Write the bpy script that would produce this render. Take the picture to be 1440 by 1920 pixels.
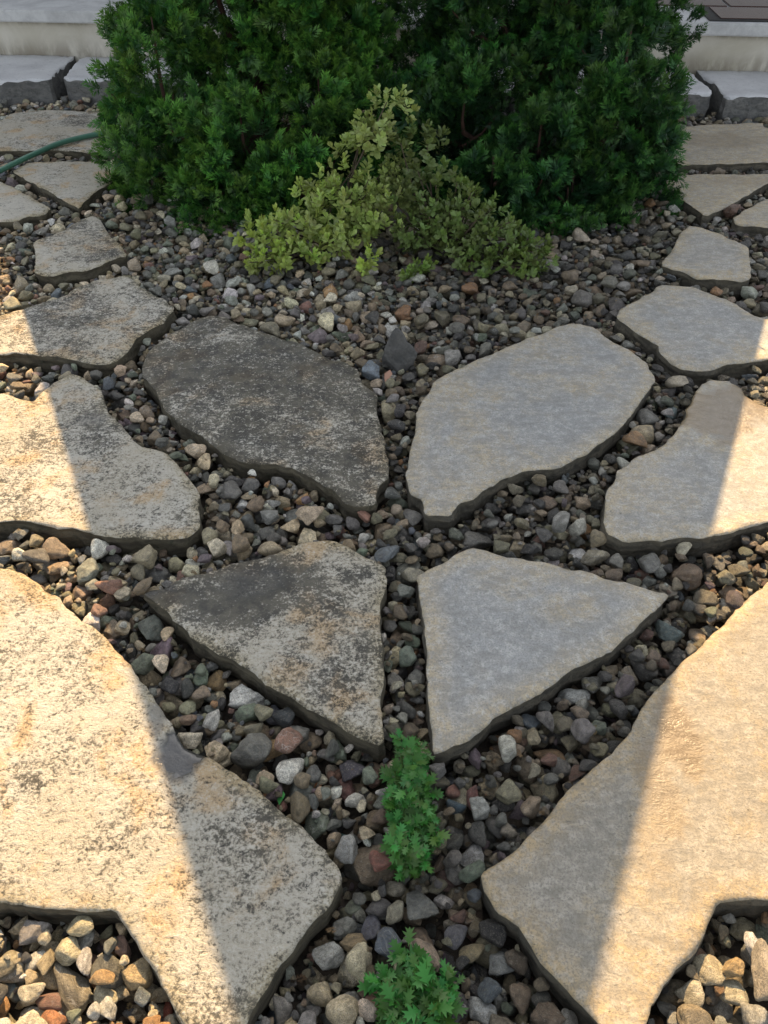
import bpy, bmesh, math, random
import numpy as np
from mathutils import Vector, Matrix, Euler
from mathutils.geometry import delaunay_2d_cdt
from mathutils import noise as mnoise

for o in list(bpy.data.objects):
    bpy.data.objects.remove(o)
sc = bpy.context.scene
COL = sc.collection

# ------------------------------------------------------------------ camera
F_PX, CAM_Z = 1450.0, 1.55                      # focal length in photo pixels, eye height (m)
PITCH = math.atan((960 + 400) / F_PX)           # looking down at the path
cd = bpy.data.cameras.new('camera')
cam = bpy.data.objects.new('camera', cd)
COL.objects.link(cam)
cam.location = (0, 0, CAM_Z)
cam.rotation_euler = (math.pi / 2 - PITCH, 0, 0)
cd.sensor_fit = 'VERTICAL'
cd.sensor_height = 24.0
cd.lens = 24.0 * F_PX / 1920.0
cd.clip_start, cd.clip_end = 0.05, 500
sc.camera = cam

# ------------------------------------------------------------------ sky and sun
SUN_EL = math.radians(40)
w = bpy.data.worlds.new('World')
sc.world = w
w.use_nodes = True
wn = w.node_tree
bgn = wn.nodes['Background']
sky = wn.nodes.new('ShaderNodeTexSky')
sky.sky_type = 'NISHITA'
sky.sun_disc = False
sky.sun_elevation = SUN_EL
sky.sun_rotation = 0.0
sky.air_density = 1.0
sky.dust_density = 1.5
hsv = wn.nodes.new('ShaderNodeHueSaturation')         # thin summer haze: paler than a clear blue sky
hsv.inputs['Saturation'].default_value = 0.36
wn.links.new(sky.outputs[0], hsv.inputs['Color'])
wn.links.new(hsv.outputs[0], bgn.inputs[0])
bgn.inputs[1].default_value = 0.125
sc.cycles.max_bounces = 5
sc.cycles.diffuse_bounces = 2
sc.cycles.glossy_bounces = 2
sc.cycles.transmission_bounces = 2
sd = bpy.data.lights.new('sun', 'SUN')
sd.energy = 5.0
sd.angle = math.radians(0.18)
sd.color = (1.0, 0.69, 0.36)
sun = bpy.data.objects.new('sun', sd)
COL.objects.link(sun)
sun.location = (0, 12, 12)
sun.rotation_euler = Vector((0, -math.cos(SUN_EL), -math.sin(SUN_EL))).to_track_quat('-Z', 'Y').to_euler()
sc.view_settings.view_transform = 'Standard'
sc.view_settings.look = 'None'
sc.view_settings.gamma = 1.0
sc.view_settings.use_curve_mapping = False
sc.view_settings.exposure = 1.25


# ------------------------------------------------------------------ helpers
def at(x, y, z=0.0):
    """point of the place that photo pixel (x, y) shows at height z"""
    a, b = (x - 720) / F_PX, -(y - 960) / F_PX
    dy = math.cos(PITCH) + b * math.sin(PITCH)
    dz = -math.sin(PITCH) + b * math.cos(PITCH)
    t = (z - CAM_Z) / dz
    return Vector((a * t, dy * t, z))


def to_px(p):
    dy, dz = p[1], p[2] - CAM_Z
    depth = dy * math.cos(PITCH) - dz * math.sin(PITCH)
    up = dy * math.sin(PITCH) + dz * math.cos(PITCH)
    return 720 + F_PX * p[0] / depth, 960 - F_PX * up / depth, depth


def tag(o, label=None, cat=None, group=None, kind=None):
    if label: o['label'] = label
    if cat: o['category'] = cat
    if group: o['group'] = group
    if kind: o['kind'] = kind
    return o


def empty(name, loc=(0, 0, 0)):
    o = bpy.data.objects.new(name, None)
    o.empty_display_size = 0.1
    COL.objects.link(o)
    o.location = loc
    return o


def link_mesh(name, me, mat=None, parent=None):
    o = bpy.data.objects.new(name, me)
    COL.objects.link(o)
    if mat: me.materials.append(mat)
    if parent:
        o.parent = parent
        o.location = -Vector(parent.location)
    return o


def np_mesh(name, verts, tris, smooth=True, attrs=None):
    """triangle mesh from numpy arrays; attrs: name -> (N,) or (N,4)"""
    me = bpy.data.meshes.new(name)
    nv, nt = len(verts), len(tris)
    me.vertices.add(nv)
    me.vertices.foreach_set('co', np.ascontiguousarray(verts, dtype=np.float32).ravel())
    me.loops.add(nt * 3)
    me.loops.foreach_set('vertex_index', np.ascontiguousarray(tris, dtype=np.int32).ravel())
    me.polygons.add(nt)
    me.polygons.foreach_set('loop_start', np.arange(0, nt * 3, 3, dtype=np.int32))
    if smooth:
        me.polygons.foreach_set('use_smooth', np.ones(nt, dtype=bool))
    me.update(calc_edges=True)
    for k, v in (attrs or {}).items():
        v = np.asarray(v, dtype=np.float32)
        if v.ndim == 1:
            a = me.attributes.new(k, 'FLOAT', 'POINT')
            a.data.foreach_set('value', v)
        else:
            a = me.attributes.new(k, 'FLOAT_COLOR', 'POINT')
            a.data.foreach_set('color', v.ravel())
    return me


def bm_obj(name, bm, mat=None, parent=None, smooth=False):
    me = bpy.data.meshes.new(name)
    bmesh.ops.recalc_face_normals(bm, faces=bm.faces)
    bm.to_mesh(me)
    bm.free()
    if smooth:
        for p in me.polygons: p.use_smooth = True
    return link_mesh(name, me, mat, parent)


def box_bm(x0, x1, y0, y1, z0, z1, bevel=0.0, bm=None):
    bm = bm or bmesh.new()
    r = bmesh.ops.create_cube(bm, size=1.0)
    for v in r['verts']:
        v.co = Vector(((x0 + x1) / 2 + v.co.x * (x1 - x0), (y0 + y1) / 2 + v.co.y * (y1 - y0), (z0 + z1) / 2 + v.co.z * (z1 - z0)))
    if bevel:
        bmesh.ops.bevel(bm, geom=list({e for v in r['verts'] for e in v.link_edges}), offset=bevel, segments=2, affect='EDGES')
    return bm


def tube(points, radii, sides=8, cap=True):
    """verts, tris of a tube through points"""
    P = np.array(points, float)
    n = len(P)
    T = np.gradient(P, axis=0)
    T /= np.linalg.norm(T, axis=1)[:, None] + 1e-9
    ref = np.array([0.31, 0.2, 1.0]) if abs(T[0][2]) < .8 else np.array([1.0, .1, 0])
    V = []
    for i in range(n):
        u = np.cross(T[i], ref); u /= np.linalg.norm(u) + 1e-9
        v = np.cross(T[i], u)
        for k in range(sides):
            a = 2 * math.pi * k / sides
            V.append(P[i] + radii[i] * (math.cos(a) * u + math.sin(a) * v))
    F = []
    for i in range(n - 1):
        for k in range(sides):
            a, b = i * sides + k, i * sides + (k + 1) % sides
            F += [(a, b, b + sides), (a, b + sides, a + sides)]
    if cap:
        V += [P[0], P[-1]]
        for k in range(sides):
            F.append((len(V) - 2, (k + 1) % sides, k))
            F.append((len(V) - 1, (n - 1) * sides + k, (n - 1) * sides + (k + 1) % sides))
    return np.array(V), np.array(F)


def join_parts(parts):
    vs, fs, n = [], [], 0
    for v, f in parts:
        vs.append(v); fs.append(np.asarray(f) + n); n += len(v)
    return np.concatenate(vs), np.concatenate(fs)


class NT:
    """small shader-node helper"""
    def __init__(self, name):
        self.m = bpy.data.materials.new(name)
        self.m.use_nodes = True
        self.t = self.m.node_tree
        self.b = self.t.nodes['Principled BSDF']

    def n(self, typ, ins=None, **kw):
        nd = self.t.nodes.new(typ)
        for k, v in kw.items(): setattr(nd, k, v)
        for k, v in (ins or {}).items(): self.set(nd.inputs[k], v)
        return nd

    def set(self, sock, v):
        if isinstance(v, bpy.types.NodeSocket): self.t.links.new(v, sock)
        else: sock.default_value = v

    def math(self, op, a, b=0.0, clamp=False):
        nd = self.n('ShaderNodeMath', operation=op, use_clamp=clamp)
        self.set(nd.inputs[0], a); self.set(nd.inputs[1], b)
        return nd.outputs[0]

    def noise(self, vec, scale, detail=5.0, rough=0.6, dist=0.0, w=None, lac=2.0):
        nd = self.n('ShaderNodeTexNoise')
        if w is not None:
            nd.noise_dimensions = '4D'; self.set(nd.inputs['W'], w)
        self.set(nd.inputs['Vector'], vec)
        for k, v in (('Scale', scale), ('Detail', detail), ('Roughness', rough), ('Distortion', dist), ('Lacunarity', lac)):
            self.set(nd.inputs[k], v)
        return nd.outputs[0]

    def ramp(self, fac, lo, hi, a=0.0, b=1.0):
        nd = self.n('ShaderNodeMapRange', interpolation_type='SMOOTHSTEP')
        self.set(nd.inputs['Value'], fac)
        for k, v in (('From Min', lo), ('From Max', hi), ('To Min', a), ('To Max', b)): self.set(nd.inputs[k], v)
        return nd.outputs[0]

    def mix(self, fac, a, b, mode='MIX'):
        nd = self.n('ShaderNodeMix', data_type='RGBA', blend_type=mode)
        self.set(nd.inputs[0], fac)
        self.set(nd.inputs[6], a if not isinstance(a, tuple) else (*a[:3], 1))
        self.set(nd.inputs[7], b if not isinstance(b, tuple) else (*b[:3], 1))
        return nd.outputs[2]

    def obj(self):
        return self.n('ShaderNodeTexCoord').outputs['Object']

    def mapping(self, vec, scale=(1, 1, 1), loc=(0, 0, 0), rot=(0, 0, 0)):
        return self.n('ShaderNodeMapping', {'Vector': vec, 'Scale': scale, 'Location': loc, 'Rotation': rot}).outputs[0]

    def bump(self, h, strength, dist, normal=None):
        nd = self.n('ShaderNodeBump', {'Height': h, 'Strength': strength, 'Distance': dist})
        if normal is not None: self.set(nd.inputs['Normal'], normal)
        return nd.outputs[0]

    def attr(self, name, typ='GEOMETRY', out='Fac'):
        return self.n('ShaderNodeAttribute', attribute_name=name, attribute_type=typ).outputs[out]


# ------------------------------------------------------------------ materials
def slab_dirty():
    """weathered limestone flag: cream stone, ochre patches, black lichen and algae.
    per-slab custom properties: lichen, seed"""
    g = NT('weathered_flagstone')
    p = g.obj()
    seed = g.attr('seed', 'OBJECT')
    lich = g.attr('lichen', 'OBJECT')
    edge = g.attr('edge_distance')
    stain = g.attr('stain')
    big = g.noise(p, 2.4, 4, .6, .3, seed)
    mid = g.noise(p, 8, 6, .65, .4, seed)
    pw = g.mapping(p, (1.0, 1.45, 1.0))
    wr = g.noise(pw, 52, 7, .72, .6, seed)          # flaky, crumpled skin
    fine = g.noise(p, 150, 5, .75, .2, seed)
    grain = g.noise(p, 420, 3, .7, 0, seed)
    f = g.math('ADD', g.math('MULTIPLY', wr, .5), g.math('MULTIPLY', fine, .5))
    cov = g.math('ADD', g.math('ADD', lich, g.math('MULTIPLY', stain, .40)), g.math('MULTIPLY', g.math('SUBTRACT', mid, .5), 1.25))
    cov = g.math('ADD', cov, g.math('MULTIPLY', g.math('SUBTRACT', big, .5), .7))
    thr = g.math('ADD', .385, g.math('MULTIPLY', cov, .23))
    m = g.ramp(g.math('SUBTRACT', f, thr), .050, -.060)
    col = g.mix(g.ramp(big, .38, .62), (.48, .435, .34), (.56, .53, .45))
    col = g.mix(g.math('MULTIPLY', g.ramp(g.noise(p, 7, 5, .6, .5, g.math('ADD', seed, 5.0)), .50, .64), .8), col, (.52, .35, .17))
    col = g.mix(g.math('MULTIPLY', g.ramp(edge, .045, .0), g.ramp(mid, .35, .6, 0, .7)), col, (.40, .32, .16))
    col = g.mix(g.ramp(g.math('ADD', f, g.math('MULTIPLY', grain, .2)), .60, .74, 0, .75), col, (.68, .66, .59))
    col = g.mix(g.ramp(grain, .35, .75, 0, .30), col, (.24, .22, .165))
    lc = g.mix(g.ramp(g.noise(p, 22, 5, .65, 0, seed), .4, .6), (.017, .017, .014), (.085, .077, .056))
    col = g.mix(g.math('MULTIPLY', m, .90), col, lc)
    g.set(g.b.inputs['Base Color'], col)
    wet = g.attr('wet')
    col2 = g.mix(g.math('MULTIPLY', wet, .94), col, (.022, .024, .026))
    g.set(g.b.inputs['Base Color'], col2)
    r = g.ramp(mid, .3, .7, .62, .85)
    g.set(g.b.inputs['Roughness'], g.math('SUBTRACT', r, g.math('ADD', g.math('MULTIPLY', wet, .58), g.math('MULTIPLY', stain, .22)), True))
    h = g.math('ADD', g.math('MULTIPLY', wr, 1.0), g.math('MULTIPLY', fine, .5))
    h = g.math('ADD', h, g.math('MULTIPLY', grain, .14))
    h = g.math('MULTIPLY', h, g.math('SUBTRACT', 1.0, g.math('MULTIPLY', wet, .93)))
    g.set(g.b.inputs['Normal'], g.bump(h, .85, .014))
    return g.m


def slab_clean():
    """the same stone after cleaning: pale grey with ochre rims and fine pits"""
    g = NT('cleaned_flagstone')
    p = g.obj()
    seed = g.attr('seed', 'OBJECT')
    warm = g.attr('warm', 'OBJECT')
    edge = g.attr('edge_distance')
    big = g.noise(p, 2.6, 4, .6, .6, seed)
    mid = g.noise(p, 9, 6, .65, .8, seed)
    fine = g.noise(p, 70, 5, .7, .3, seed)
    grain = g.noise(p, 210, 4, .75, 0, seed)
    pw0 = g.mapping(p, (1.0, 1.9, 1.0), (0, 0, 0), (0, 0, .2))
    pit = g.ramp(g.noise(pw0, 75, 3, .6, .3, seed), .30, .345, 1.0, 0.0)
    pw = g.mapping(p, (1.0, 1.7, 1.0))
    wr = g.noise(pw, 24, 7, .68, .6, seed)
    col = g.mix(g.ramp(big, .35, .65), (.272, .278, .268), (.340, .332, .300))
    rim = g.math('MULTIPLY', g.ramp(g.math('ADD', edge, g.math('MULTIPLY', mid, .10)), .125, .045), .85)
    patch = g.math('MULTIPLY', g.ramp(g.math('ADD', g.math('MULTIPLY', big, .6), g.math('MULTIPLY', mid, .4)), .46, .60), .75)
    oc = g.math('ADD', g.math('MAXIMUM', rim, patch), g.math('MULTIPLY', warm, .95), True)
    col = g.mix(oc, col, (.43, .345, .205))
    col = g.mix(g.ramp(fine, .44, .62, 0, .60), col, (.46, .45, .415))
    col = g.mix(g.ramp(grain, .45, .62, 0, .55), col, (.12, .12, .11))
    col = g.mix(g.math('MULTIPLY', pit, .75), col, (.085, .08, .065))
    col = g.mix(g.ramp(wr, .40, .58, .50, 0), col, (.17, .168, .15))
    col = g.mix(1.0, col, g.attr('tone', 'OBJECT', 'Color'), 'MULTIPLY')
    wet = g.attr('wet')
    col = g.mix(g.math('MULTIPLY', wet, .82), col, (.165, .118, .06))
    g.set(g.b.inputs['Base Color'], col)
    r = g.ramp(mid, .3, .7, .55, .75)
    g.set(g.b.inputs['Roughness'], g.math('SUBTRACT', r, g.math('MULTIPLY', wet, .42), True))
    h = g.math('ADD', g.math('MULTIPLY', wr, .9), g.math('MULTIPLY', fine, .28))
    h = g.math('ADD', h, g.math('MULTIPLY', grain, .10))
    h = g.math('SUBTRACT', h, g.math('MULTIPLY', pit, .08))
    g.set(g.b.inputs['Normal'], g.bump(h, .55, .008))
    return g.m


def slab_side(name, a, b, c):
    g = NT(name)
    p = g.obj()
    n1 = g.noise(g.mapping(p, (1, 1, 3)), 14, 6, .7, .5)
    n2 = g.noise(p, 45, 5, .7)
    col = g.mix(g.ramp(n1, .35, .65), a, b)
    col = g.mix(g.ramp(n2, .5, .7, 0, .8), col, c)
    g.set(g.b.inputs['Base Color'], col)
    g.set(g.b.inputs['Roughness'], .85)
    g.set(g.b.inputs['Normal'], g.bump(g.math('ADD', n1, g.math('MULTIPLY', n2, .6)), .8, .012))
    return g.m


def pebble_mat():
    g = NT('river_pebble')
    p = g.obj()
    rnd = g.n('ShaderNodeObjectInfo').outputs['Random']
    wv = g.math('MULTIPLY', rnd, 97.0)
    col = g.attr('stone_colour', 'INSTANCER', 'Color')
    n1 = g.noise(p, 1.6, 5, .65, .8, wv)
    n2 = g.noise(p, 7.5, 5, .75, .3, wv)
    n3 = g.noise(p, 15, 5, .75, 0, wv)
    hs = g.n('ShaderNodeHueSaturation', {'Color': col, 'Value': g.ramp(n1, .30, .70, .55, 1.5), 'Saturation': g.ramp(n2, .3, .7, .75, 1.2)}).outputs[0]
    c = g.mix(g.ramp(n2, .50, .64, 0, .62), hs, (.33, .30, .235))
    c = g.mix(g.ramp(n3, .48, .62, 0, .68), c, (.05, .043, .032))
    vein = g.ramp(g.math('ABSOLUTE', g.math('SUBTRACT', g.noise(g.mapping(p, (1, 1, 2.4)), .8, 2, .5, .3, g.math('ADD', wv, 31.0)), .5)), 0, .012, 1, 0)
    c = g.mix(g.math('MULTIPLY', vein, g.ramp(rnd, .88, .90, 0, .5)), c, (.5, .48, .43))
    g.set(g.b.inputs['Base Color'], c)
    wet = g.attr('wetness', 'INSTANCER')
    g.set(g.b.inputs['Roughness'], g.math('SUBTRACT', g.ramp(n2, .3, .7, .58, .80), g.math('MULTIPLY', wet, .34)))
    h = g.math('ADD', g.math('MULTIPLY', n2, .7), g.math('MULTIPLY', n3, .3))
    g.set(g.b.inputs['Normal'], g.bump(h, 1.0, .007))
    return g.m


def leaf_mat(name, base, tip, rough=.5, transl=.25, spread=.12, spec=.35):
    """leaf colour from the vertex attribute 'tip' (young growth) and 'vary' (leaf to leaf)"""
    g = NT(name)
    t = g.attr('tip'); v = g.attr('vary')
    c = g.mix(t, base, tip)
    c = g.n('ShaderNodeHueSaturation', {'Color': c, 'Hue': g.math('ADD', .5, g.math('MULTIPLY', g.math('SUBTRACT', v, .5), spread)),
                                       'Value': g.ramp(v, 0, 1, .72, 1.3)}).outputs[0]
    g.set(g.b.inputs['Base Color'], c)
    g.set(g.b.inputs['Roughness'], rough)
    g.set(g.b.inputs['Specular IOR Level'], spec)
    tr = g.n('ShaderNodeBsdfTranslucent', {'Color': g.mix(.35, c, tip)})
    mx = g.n('ShaderNodeMixShader', {0: transl})
    g.t.links.new(g.b.outputs[0], mx.inputs[1])
    g.t.links.new(tr.outputs[0], mx.inputs[2])
    g.t.links.new(mx.outputs[0], g.t.nodes['Material Output'].inputs[0])
    return g.m


def plain_mat(name, a, b, scale=8, rough=.8, bump=.3, dist=.01, detail=6):
    g = NT(name)
    p = g.obj()
    n1 = g.noise(p, scale, detail, .65, .3)
    n2 = g.noise(p, scale * 9, 4, .7)
    g.set(g.b.inputs['Base Color'], g.mix(g.ramp(g.math('ADD', g.math('MULTIPLY', n1, .75), g.math('MULTIPLY', n2, .25)), .36, .62), a, b))
    g.set(g.b.inputs['Roughness'], rough)
    g.set(g.b.inputs['Normal'], g.bump(g.math('ADD', n1, g.math('MULTIPLY', n2, .5)), bump, dist))
    return g.m


M_DIRTY, M_CLEAN = slab_dirty(), slab_clean()
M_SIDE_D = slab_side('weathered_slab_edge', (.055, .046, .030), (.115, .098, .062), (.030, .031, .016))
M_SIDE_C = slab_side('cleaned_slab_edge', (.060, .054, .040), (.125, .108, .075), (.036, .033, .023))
M_PEB = pebble_mat()
M_SOIL = plain_mat('dark_soil', (.030, .024, .017), (.085, .066, .046), 40, .95, .6, .01)
M_BARK = plain_mat('reddish_bark', (.034, .018, .012), (.075, .036, .022), 14, .9, .8, .01)
M_TWIG = plain_mat('twig_bark', (.06, .045, .03), (.12, .09, .06), 30, .9, .5, .003)


# ------------------------------------------------------------------ the ground
g_bm = bmesh.new()
bmesh.ops.create_grid(g_bm, x_segments=1, y_segments=1, size=120)
ground = bm_obj('ground', g_bm, M_SOIL)
tag(ground, 'dark garden soil under the gravel and the plants', None, None, 'structure')

# ------------------------------------------------------------------ flagstones
Z_TOP = 0.105


def chaikin(P, n=1):
    for _ in range(n):
        Q = []
        for i in range(len(P)):
            a, b = P[i], P[(i + 1) % len(P)]
            Q += [a * .88 + b * .12, a * .12 + b * .88]
        P = Q
    return P


def outline(pts, step, amp, seed):
    P = chaikin([Vector((p[0], p[1])) for p in pts])
    out = []
    for i in range(len(P)):
        a, b = P[i], P[(i + 1) % len(P)]
        n = max(1, int((b - a).length / step))
        for k in range(n): out.append(a.lerp(b, k / n))
    res = []
    N = len(out)
    for i, q in enumerate(out):
        t = (out[(i + 1) % N] - out[i - 1])
        if t.length < 1e-7: t = Vector((1, 0))
        nrm = Vector((t.y, -t.x)).normalized()
        s = Vector((q.x * 1.0, q.y, seed * 7.3))
        d = mnoise.noise(s * 8) * .9 + mnoise.noise(s * 27) * 1.0 + mnoise.noise(s * 70) * .75 + max(0, mnoise.noise(s * 19 + Vector((3, 8, 2))) - .25) * -3.0
        res.append(q + nrm * d * amp)
    if sum(res[i].x * res[(i + 1) % N].y - res[(i + 1) % N].x * res[i].y for i in range(N)) < 0:
        res.reverse()
    return res


def inside_mask(poly, X, Y):
    m = np.zeros(X.shape, bool)
    n = len(poly)
    for i in range(n):
        x0, y0 = poly[i][0], poly[i][1]
        x1, y1 = poly[(i + 1) % n][0], poly[(i + 1) % n][1]
        if y0 == y1: continue
        c = ((Y >= y0) != (Y >= y1)) & (X < (x1 - x0) * (Y - y0) / (y1 - y0) + x0)
        m ^= c
    return m


def edge_dist(poly, X, Y):
    P = np.array([(p[0], p[1]) for p in poly])
    d = np.full(X.shape, 1e9)
    for i in range(len(P)):
        d = np.minimum(d, (X - P[i, 0]) ** 2 + (Y - P[i, 1]) ** 2)
    return np.sqrt(d)


FOOT = []           # outlines that gravel must keep off


def flagstone(name, pts, z_top, thick, top_mat, side_mat, seed, step=.012, grid=.022, amp=.0035, relief=.004,
              wet=(), stain=(), edge_drop=.006):
    """one split stone slab: rough top sheet, chipped rim and layered sides"""
    OL = outline(pts, step, amp, seed)
    P = np.array([(p.x, p.y) for p in OL])
    FOOT.append(P)
    x0, y0 = P.min(0); x1, y1 = P.max(0)
    gx, gy = np.meshgrid(np.arange(x0, x1, grid), np.arange(y0, y1, grid))
    rs = np.random.RandomState(seed)
    gx = gx + rs.uniform(-.3, .3, gx.shape) * grid
    gy = gy + rs.uniform(-.3, .3, gy.shape) * grid
    m = inside_mask(P, gx, gy)
    ix, iy = gx[m], gy[m]
    ed = edge_dist(P, ix, iy)
    k = ed > step * .7
    ix, iy = ix[k], iy[k]
    # two extra rings just inside the rim for the worn edge
    ring = []
    for dd in (.006, .014):
        for i in range(0, len(OL), 1 if dd < .01 else 2):
            t = OL[(i + 1) % len(OL)] - OL[i - 1]
            if t.length < 1e-6: continue
            q = OL[i] + Vector((-t.y, t.x)).normalized() * dd
            ring.append((q.x, q.y))
    R = np.array(ring)
    mk = inside_mask(P, R[:, 0], R[:, 1]) & (edge_dist(P, R[:, 0], R[:, 1]) > .0045)
    pts2 = [Vector(p) for p in P] + [Vector(q) for q in R[mk]] + [Vector((a, b)) for a, b in zip(ix, iy)]
    n = len(P)
    vo, _, fo, _, _, _ = delaunay_2d_cdt(pts2, [], [list(range(n))], 2, 1e-6)
    V2 = np.array([(v.x, v.y) for v in vo])
    tris = []
    for f in fo:
        for j in range(1, len(f) - 1): tris.append((f[0], f[j], f[j + 1]))
    d = edge_dist(P, V2[:, 0], V2[:, 1])
    z = np.empty(len(V2))
    for i, (a, b) in enumerate(V2):
        s = Vector((a, b, seed * 3.1))
        u = mnoise.noise(s * 3) * 1.1 + mnoise.noise(s * 11) * .55 + mnoise.noise(s * 32) * .30
        chip = max(0.0, mnoise.noise(s * 17 + Vector((5, 3, 1))) + .25)
        e = max(0.0, 1 - d[i] / .011)
        z[i] = z_top + u * relief - (e ** 1.7) * edge_drop * (.2 + 1.7 * chip)
    V = np.column_stack([V2, z])
    nv = len(V)
    wetv = np.zeros(nv); stv = np.zeros(nv)
    for dst, spots in ((wetv, wet), (stv, stain)):
        for (px, py, rx, ry, val) in spots:
            c = at(px, py, z_top)
            ex = abs(at(px + rx, py, z_top).x - c.x); ey = abs(at(px, py - ry, z_top).y - c.y)
            q = ((V2[:, 0] - c.x) / ex) ** 2 + ((V2[:, 1] - c.y) / ey) ** 2
            nz = np.array([mnoise.noise(Vector((a * 9, b * 9, seed + 9.0))) * .5 + mnoise.noise(Vector((a * 28, b * 28, seed + 2.0))) * .3 for a, b in V2])
            dst[:] = np.maximum(dst, val * np.clip((1.12 - np.sqrt(q) + nz) / .22, 0, 1))
    # the top sheet's outline vertices are the first n input points
    border = list(range(n))
    allv, allf = [V], [np.array(tris)]
    base = nv
    prev = border
    levels = [.18, .38, .60, .80, 1.0]
    for li, lv in enumerate(levels):
        ringv = []
        for i in range(n):
            t = OL[(i + 1) % n] - OL[i - 1]
            nrm = Vector((t.y, -t.x)); nrm = nrm.normalized() if nrm.length > 1e-7 else Vector((0, 0))
            s = Vector((OL[i].x, OL[i].y, seed * 1.7 + lv * .35))
            off = mnoise.noise(s * 12) * .007 + mnoise.noise(s * 40) * .004 + (mnoise.noise(Vector((s.x * 5, s.y * 5, li * 9.1))) * .006)
            if li == len(levels) - 1: off -= .006
            q = OL[i] + nrm * (off - .001)
            ringv.append((q.x, q.y, z[i] - lv * thick))
        allv.append(np.array(ringv))
        cur = list(range(base, base + n))
        f = []
        for i in range(n):
            j = (i + 1) % n
            f += [(prev[i], cur[i], cur[j]), (prev[i], cur[j], prev[j])]
        allf.append(np.array(f))
        prev = cur
        base += n
    VV, FF = np.concatenate(allv), np.concatenate(allf)
    pad = np.zeros(len(VV) - nv)
    me = np_mesh(name, VV, FF, True, {'edge_distance': np.concatenate([d, pad]), 'wet': np.concatenate([wetv, pad]), 'stain': np.concatenate([stv, pad])})
    c = Vector((P[:, 0].mean(), P[:, 1].mean(), 0))
    me.transform(Matrix.Translation(-c))
    o = link_mesh(name, me)
    o.location = c
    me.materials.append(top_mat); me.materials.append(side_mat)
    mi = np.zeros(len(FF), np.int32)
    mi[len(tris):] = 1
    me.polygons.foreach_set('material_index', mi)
    # keep a crisp break between the top and the split sides
    se = me.attributes.new('sharp_face', 'BOOLEAN', 'FACE')
    sf = np.zeros(len(FF), bool); sf[len(tris):] = True
    se.data.foreach_set('value', sf)
    return o


def px_poly(P, z=Z_TOP):
    return [at(x, y, z) for x, y in P]


L_BIG = [(-330, 1020), (-120, 1040), (0, 1062), (60, 1082), (140, 1150), (200, 1195), (250, 1255), (288, 1310), (315, 1345), (332, 1378), (352, 1403), (400, 1425), (450, 1455), (500, 1493), (540, 1528), (590, 1570), (630, 1618), (641, 1650), (626, 1690), (590, 1725), (560, 1760), (530, 1800), (500, 1850), (465, 1910), (440, 1975), (385, 1980), (352, 1935), (330, 1895), (285, 1810), (240, 1745), (216, 1706), (150, 1710), (60, 1700), (0, 1690), (-180, 1690), (-420, 1680), (-420, 1200)]
L_SIDE = [(-190, 800), (-90, 750), (0, 735), (33, 745), (63, 751), (80, 733), (100, 713), (143, 700), (187, 727), (200, 767), (233, 803), (260, 837), (310, 847), (343, 880), (370, 917), (371, 960), (377, 983), (347, 1010), (287, 1008), (187, 1002), (100, 985), (50, 978), (0, 979), (-150, 985), (-230, 940)]
L_DARK = [(357, 603), (392, 589), (434, 597), (473, 614), (528, 632), (571, 647), (609, 667), (648, 681), (672, 692), (679, 716), (707, 739), (707, 770), (716, 809), (728, 856), (728, 891), (707, 918), (703, 945), (676, 950), (644, 943), (629, 918), (590, 898), (551, 877), (512, 869), (450, 867), (423, 852), (384, 824), (345, 797), (314, 772), (291, 731), (265, 702), (265, 681), (283, 653), (318, 626)]
L_UPPER = [(-90, 615), (0, 592), (37, 580), (100, 560), (143, 540), (180, 523), (233, 517), (253, 527), (277, 547), (310, 560), (328, 580), (300, 607), (253, 640), (240, 660), (217, 677), (203, 682), (180, 682), (150, 675), (100, 667), (20, 662), (-70, 664), (-130, 645)]
L_SMALL = [(63, 452), (117, 430), (147, 413), (177, 402), (193, 417), (203, 437), (220, 453), (238, 477), (200, 493), (167, 507), (113, 513), (97, 518), (63, 512), (67, 480)]
L_TRI = [(21, 321), (53, 303), (132, 302), (193, 303), (226, 319), (211, 340), (172, 364), (148, 387), (127, 380), (79, 351)]
L_EDGE = [(-120, 330), (-40, 328), (0, 340), (40, 356), (79, 380), (95, 390), (79, 401), (26, 412), (0, 416), (-90, 422), (-150, 390)]
L_FAR = [(-90, 235), (0, 226), (21, 212), (79, 206), (158, 208), (224, 211), (280, 215), (285, 282), (190, 285), (106, 281), (5, 282), (-90, 288)]
L_WEDGE = [(264, 1113), (336, 1088), (433, 1060), (503, 1039), (569, 1019), (612, 1011), (647, 1023), (690, 1045), (724, 1060), (723, 1105), (711, 1144), (715, 1194), (717, 1253), (715, 1331), (718, 1388), (708, 1394), (647, 1366), (608, 1342), (573, 1323), (542, 1303), (511, 1288), (472, 1257), (418, 1229), (371, 1202), (336, 1171), (297, 1136)]
R_BIG = [(902, 1638), (957, 1601), (1005, 1553), (1037, 1513), (1069, 1477), (1110, 1444), (1143, 1417), (1181, 1374), (1200, 1331), (1229, 1292), (1263, 1259), (1291, 1230), (1349, 1177), (1387, 1139), (1440, 1093), (1560, 1010), (1700, 1000), (1780, 1200), (1800, 1690), (1600, 1690), (1440, 1688), (1396, 1688), (1345, 1692), (1331, 1730), (1307, 1775), (1283, 1807), (1247, 1843), (1226, 1883), (1212, 1925), (1190, 1985), (1150, 1980), (1122, 1920), (1098, 1891), (1057, 1851), (1017, 1807), (993, 1770), (969, 1734), (932, 1710), (906, 1666)]
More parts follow.
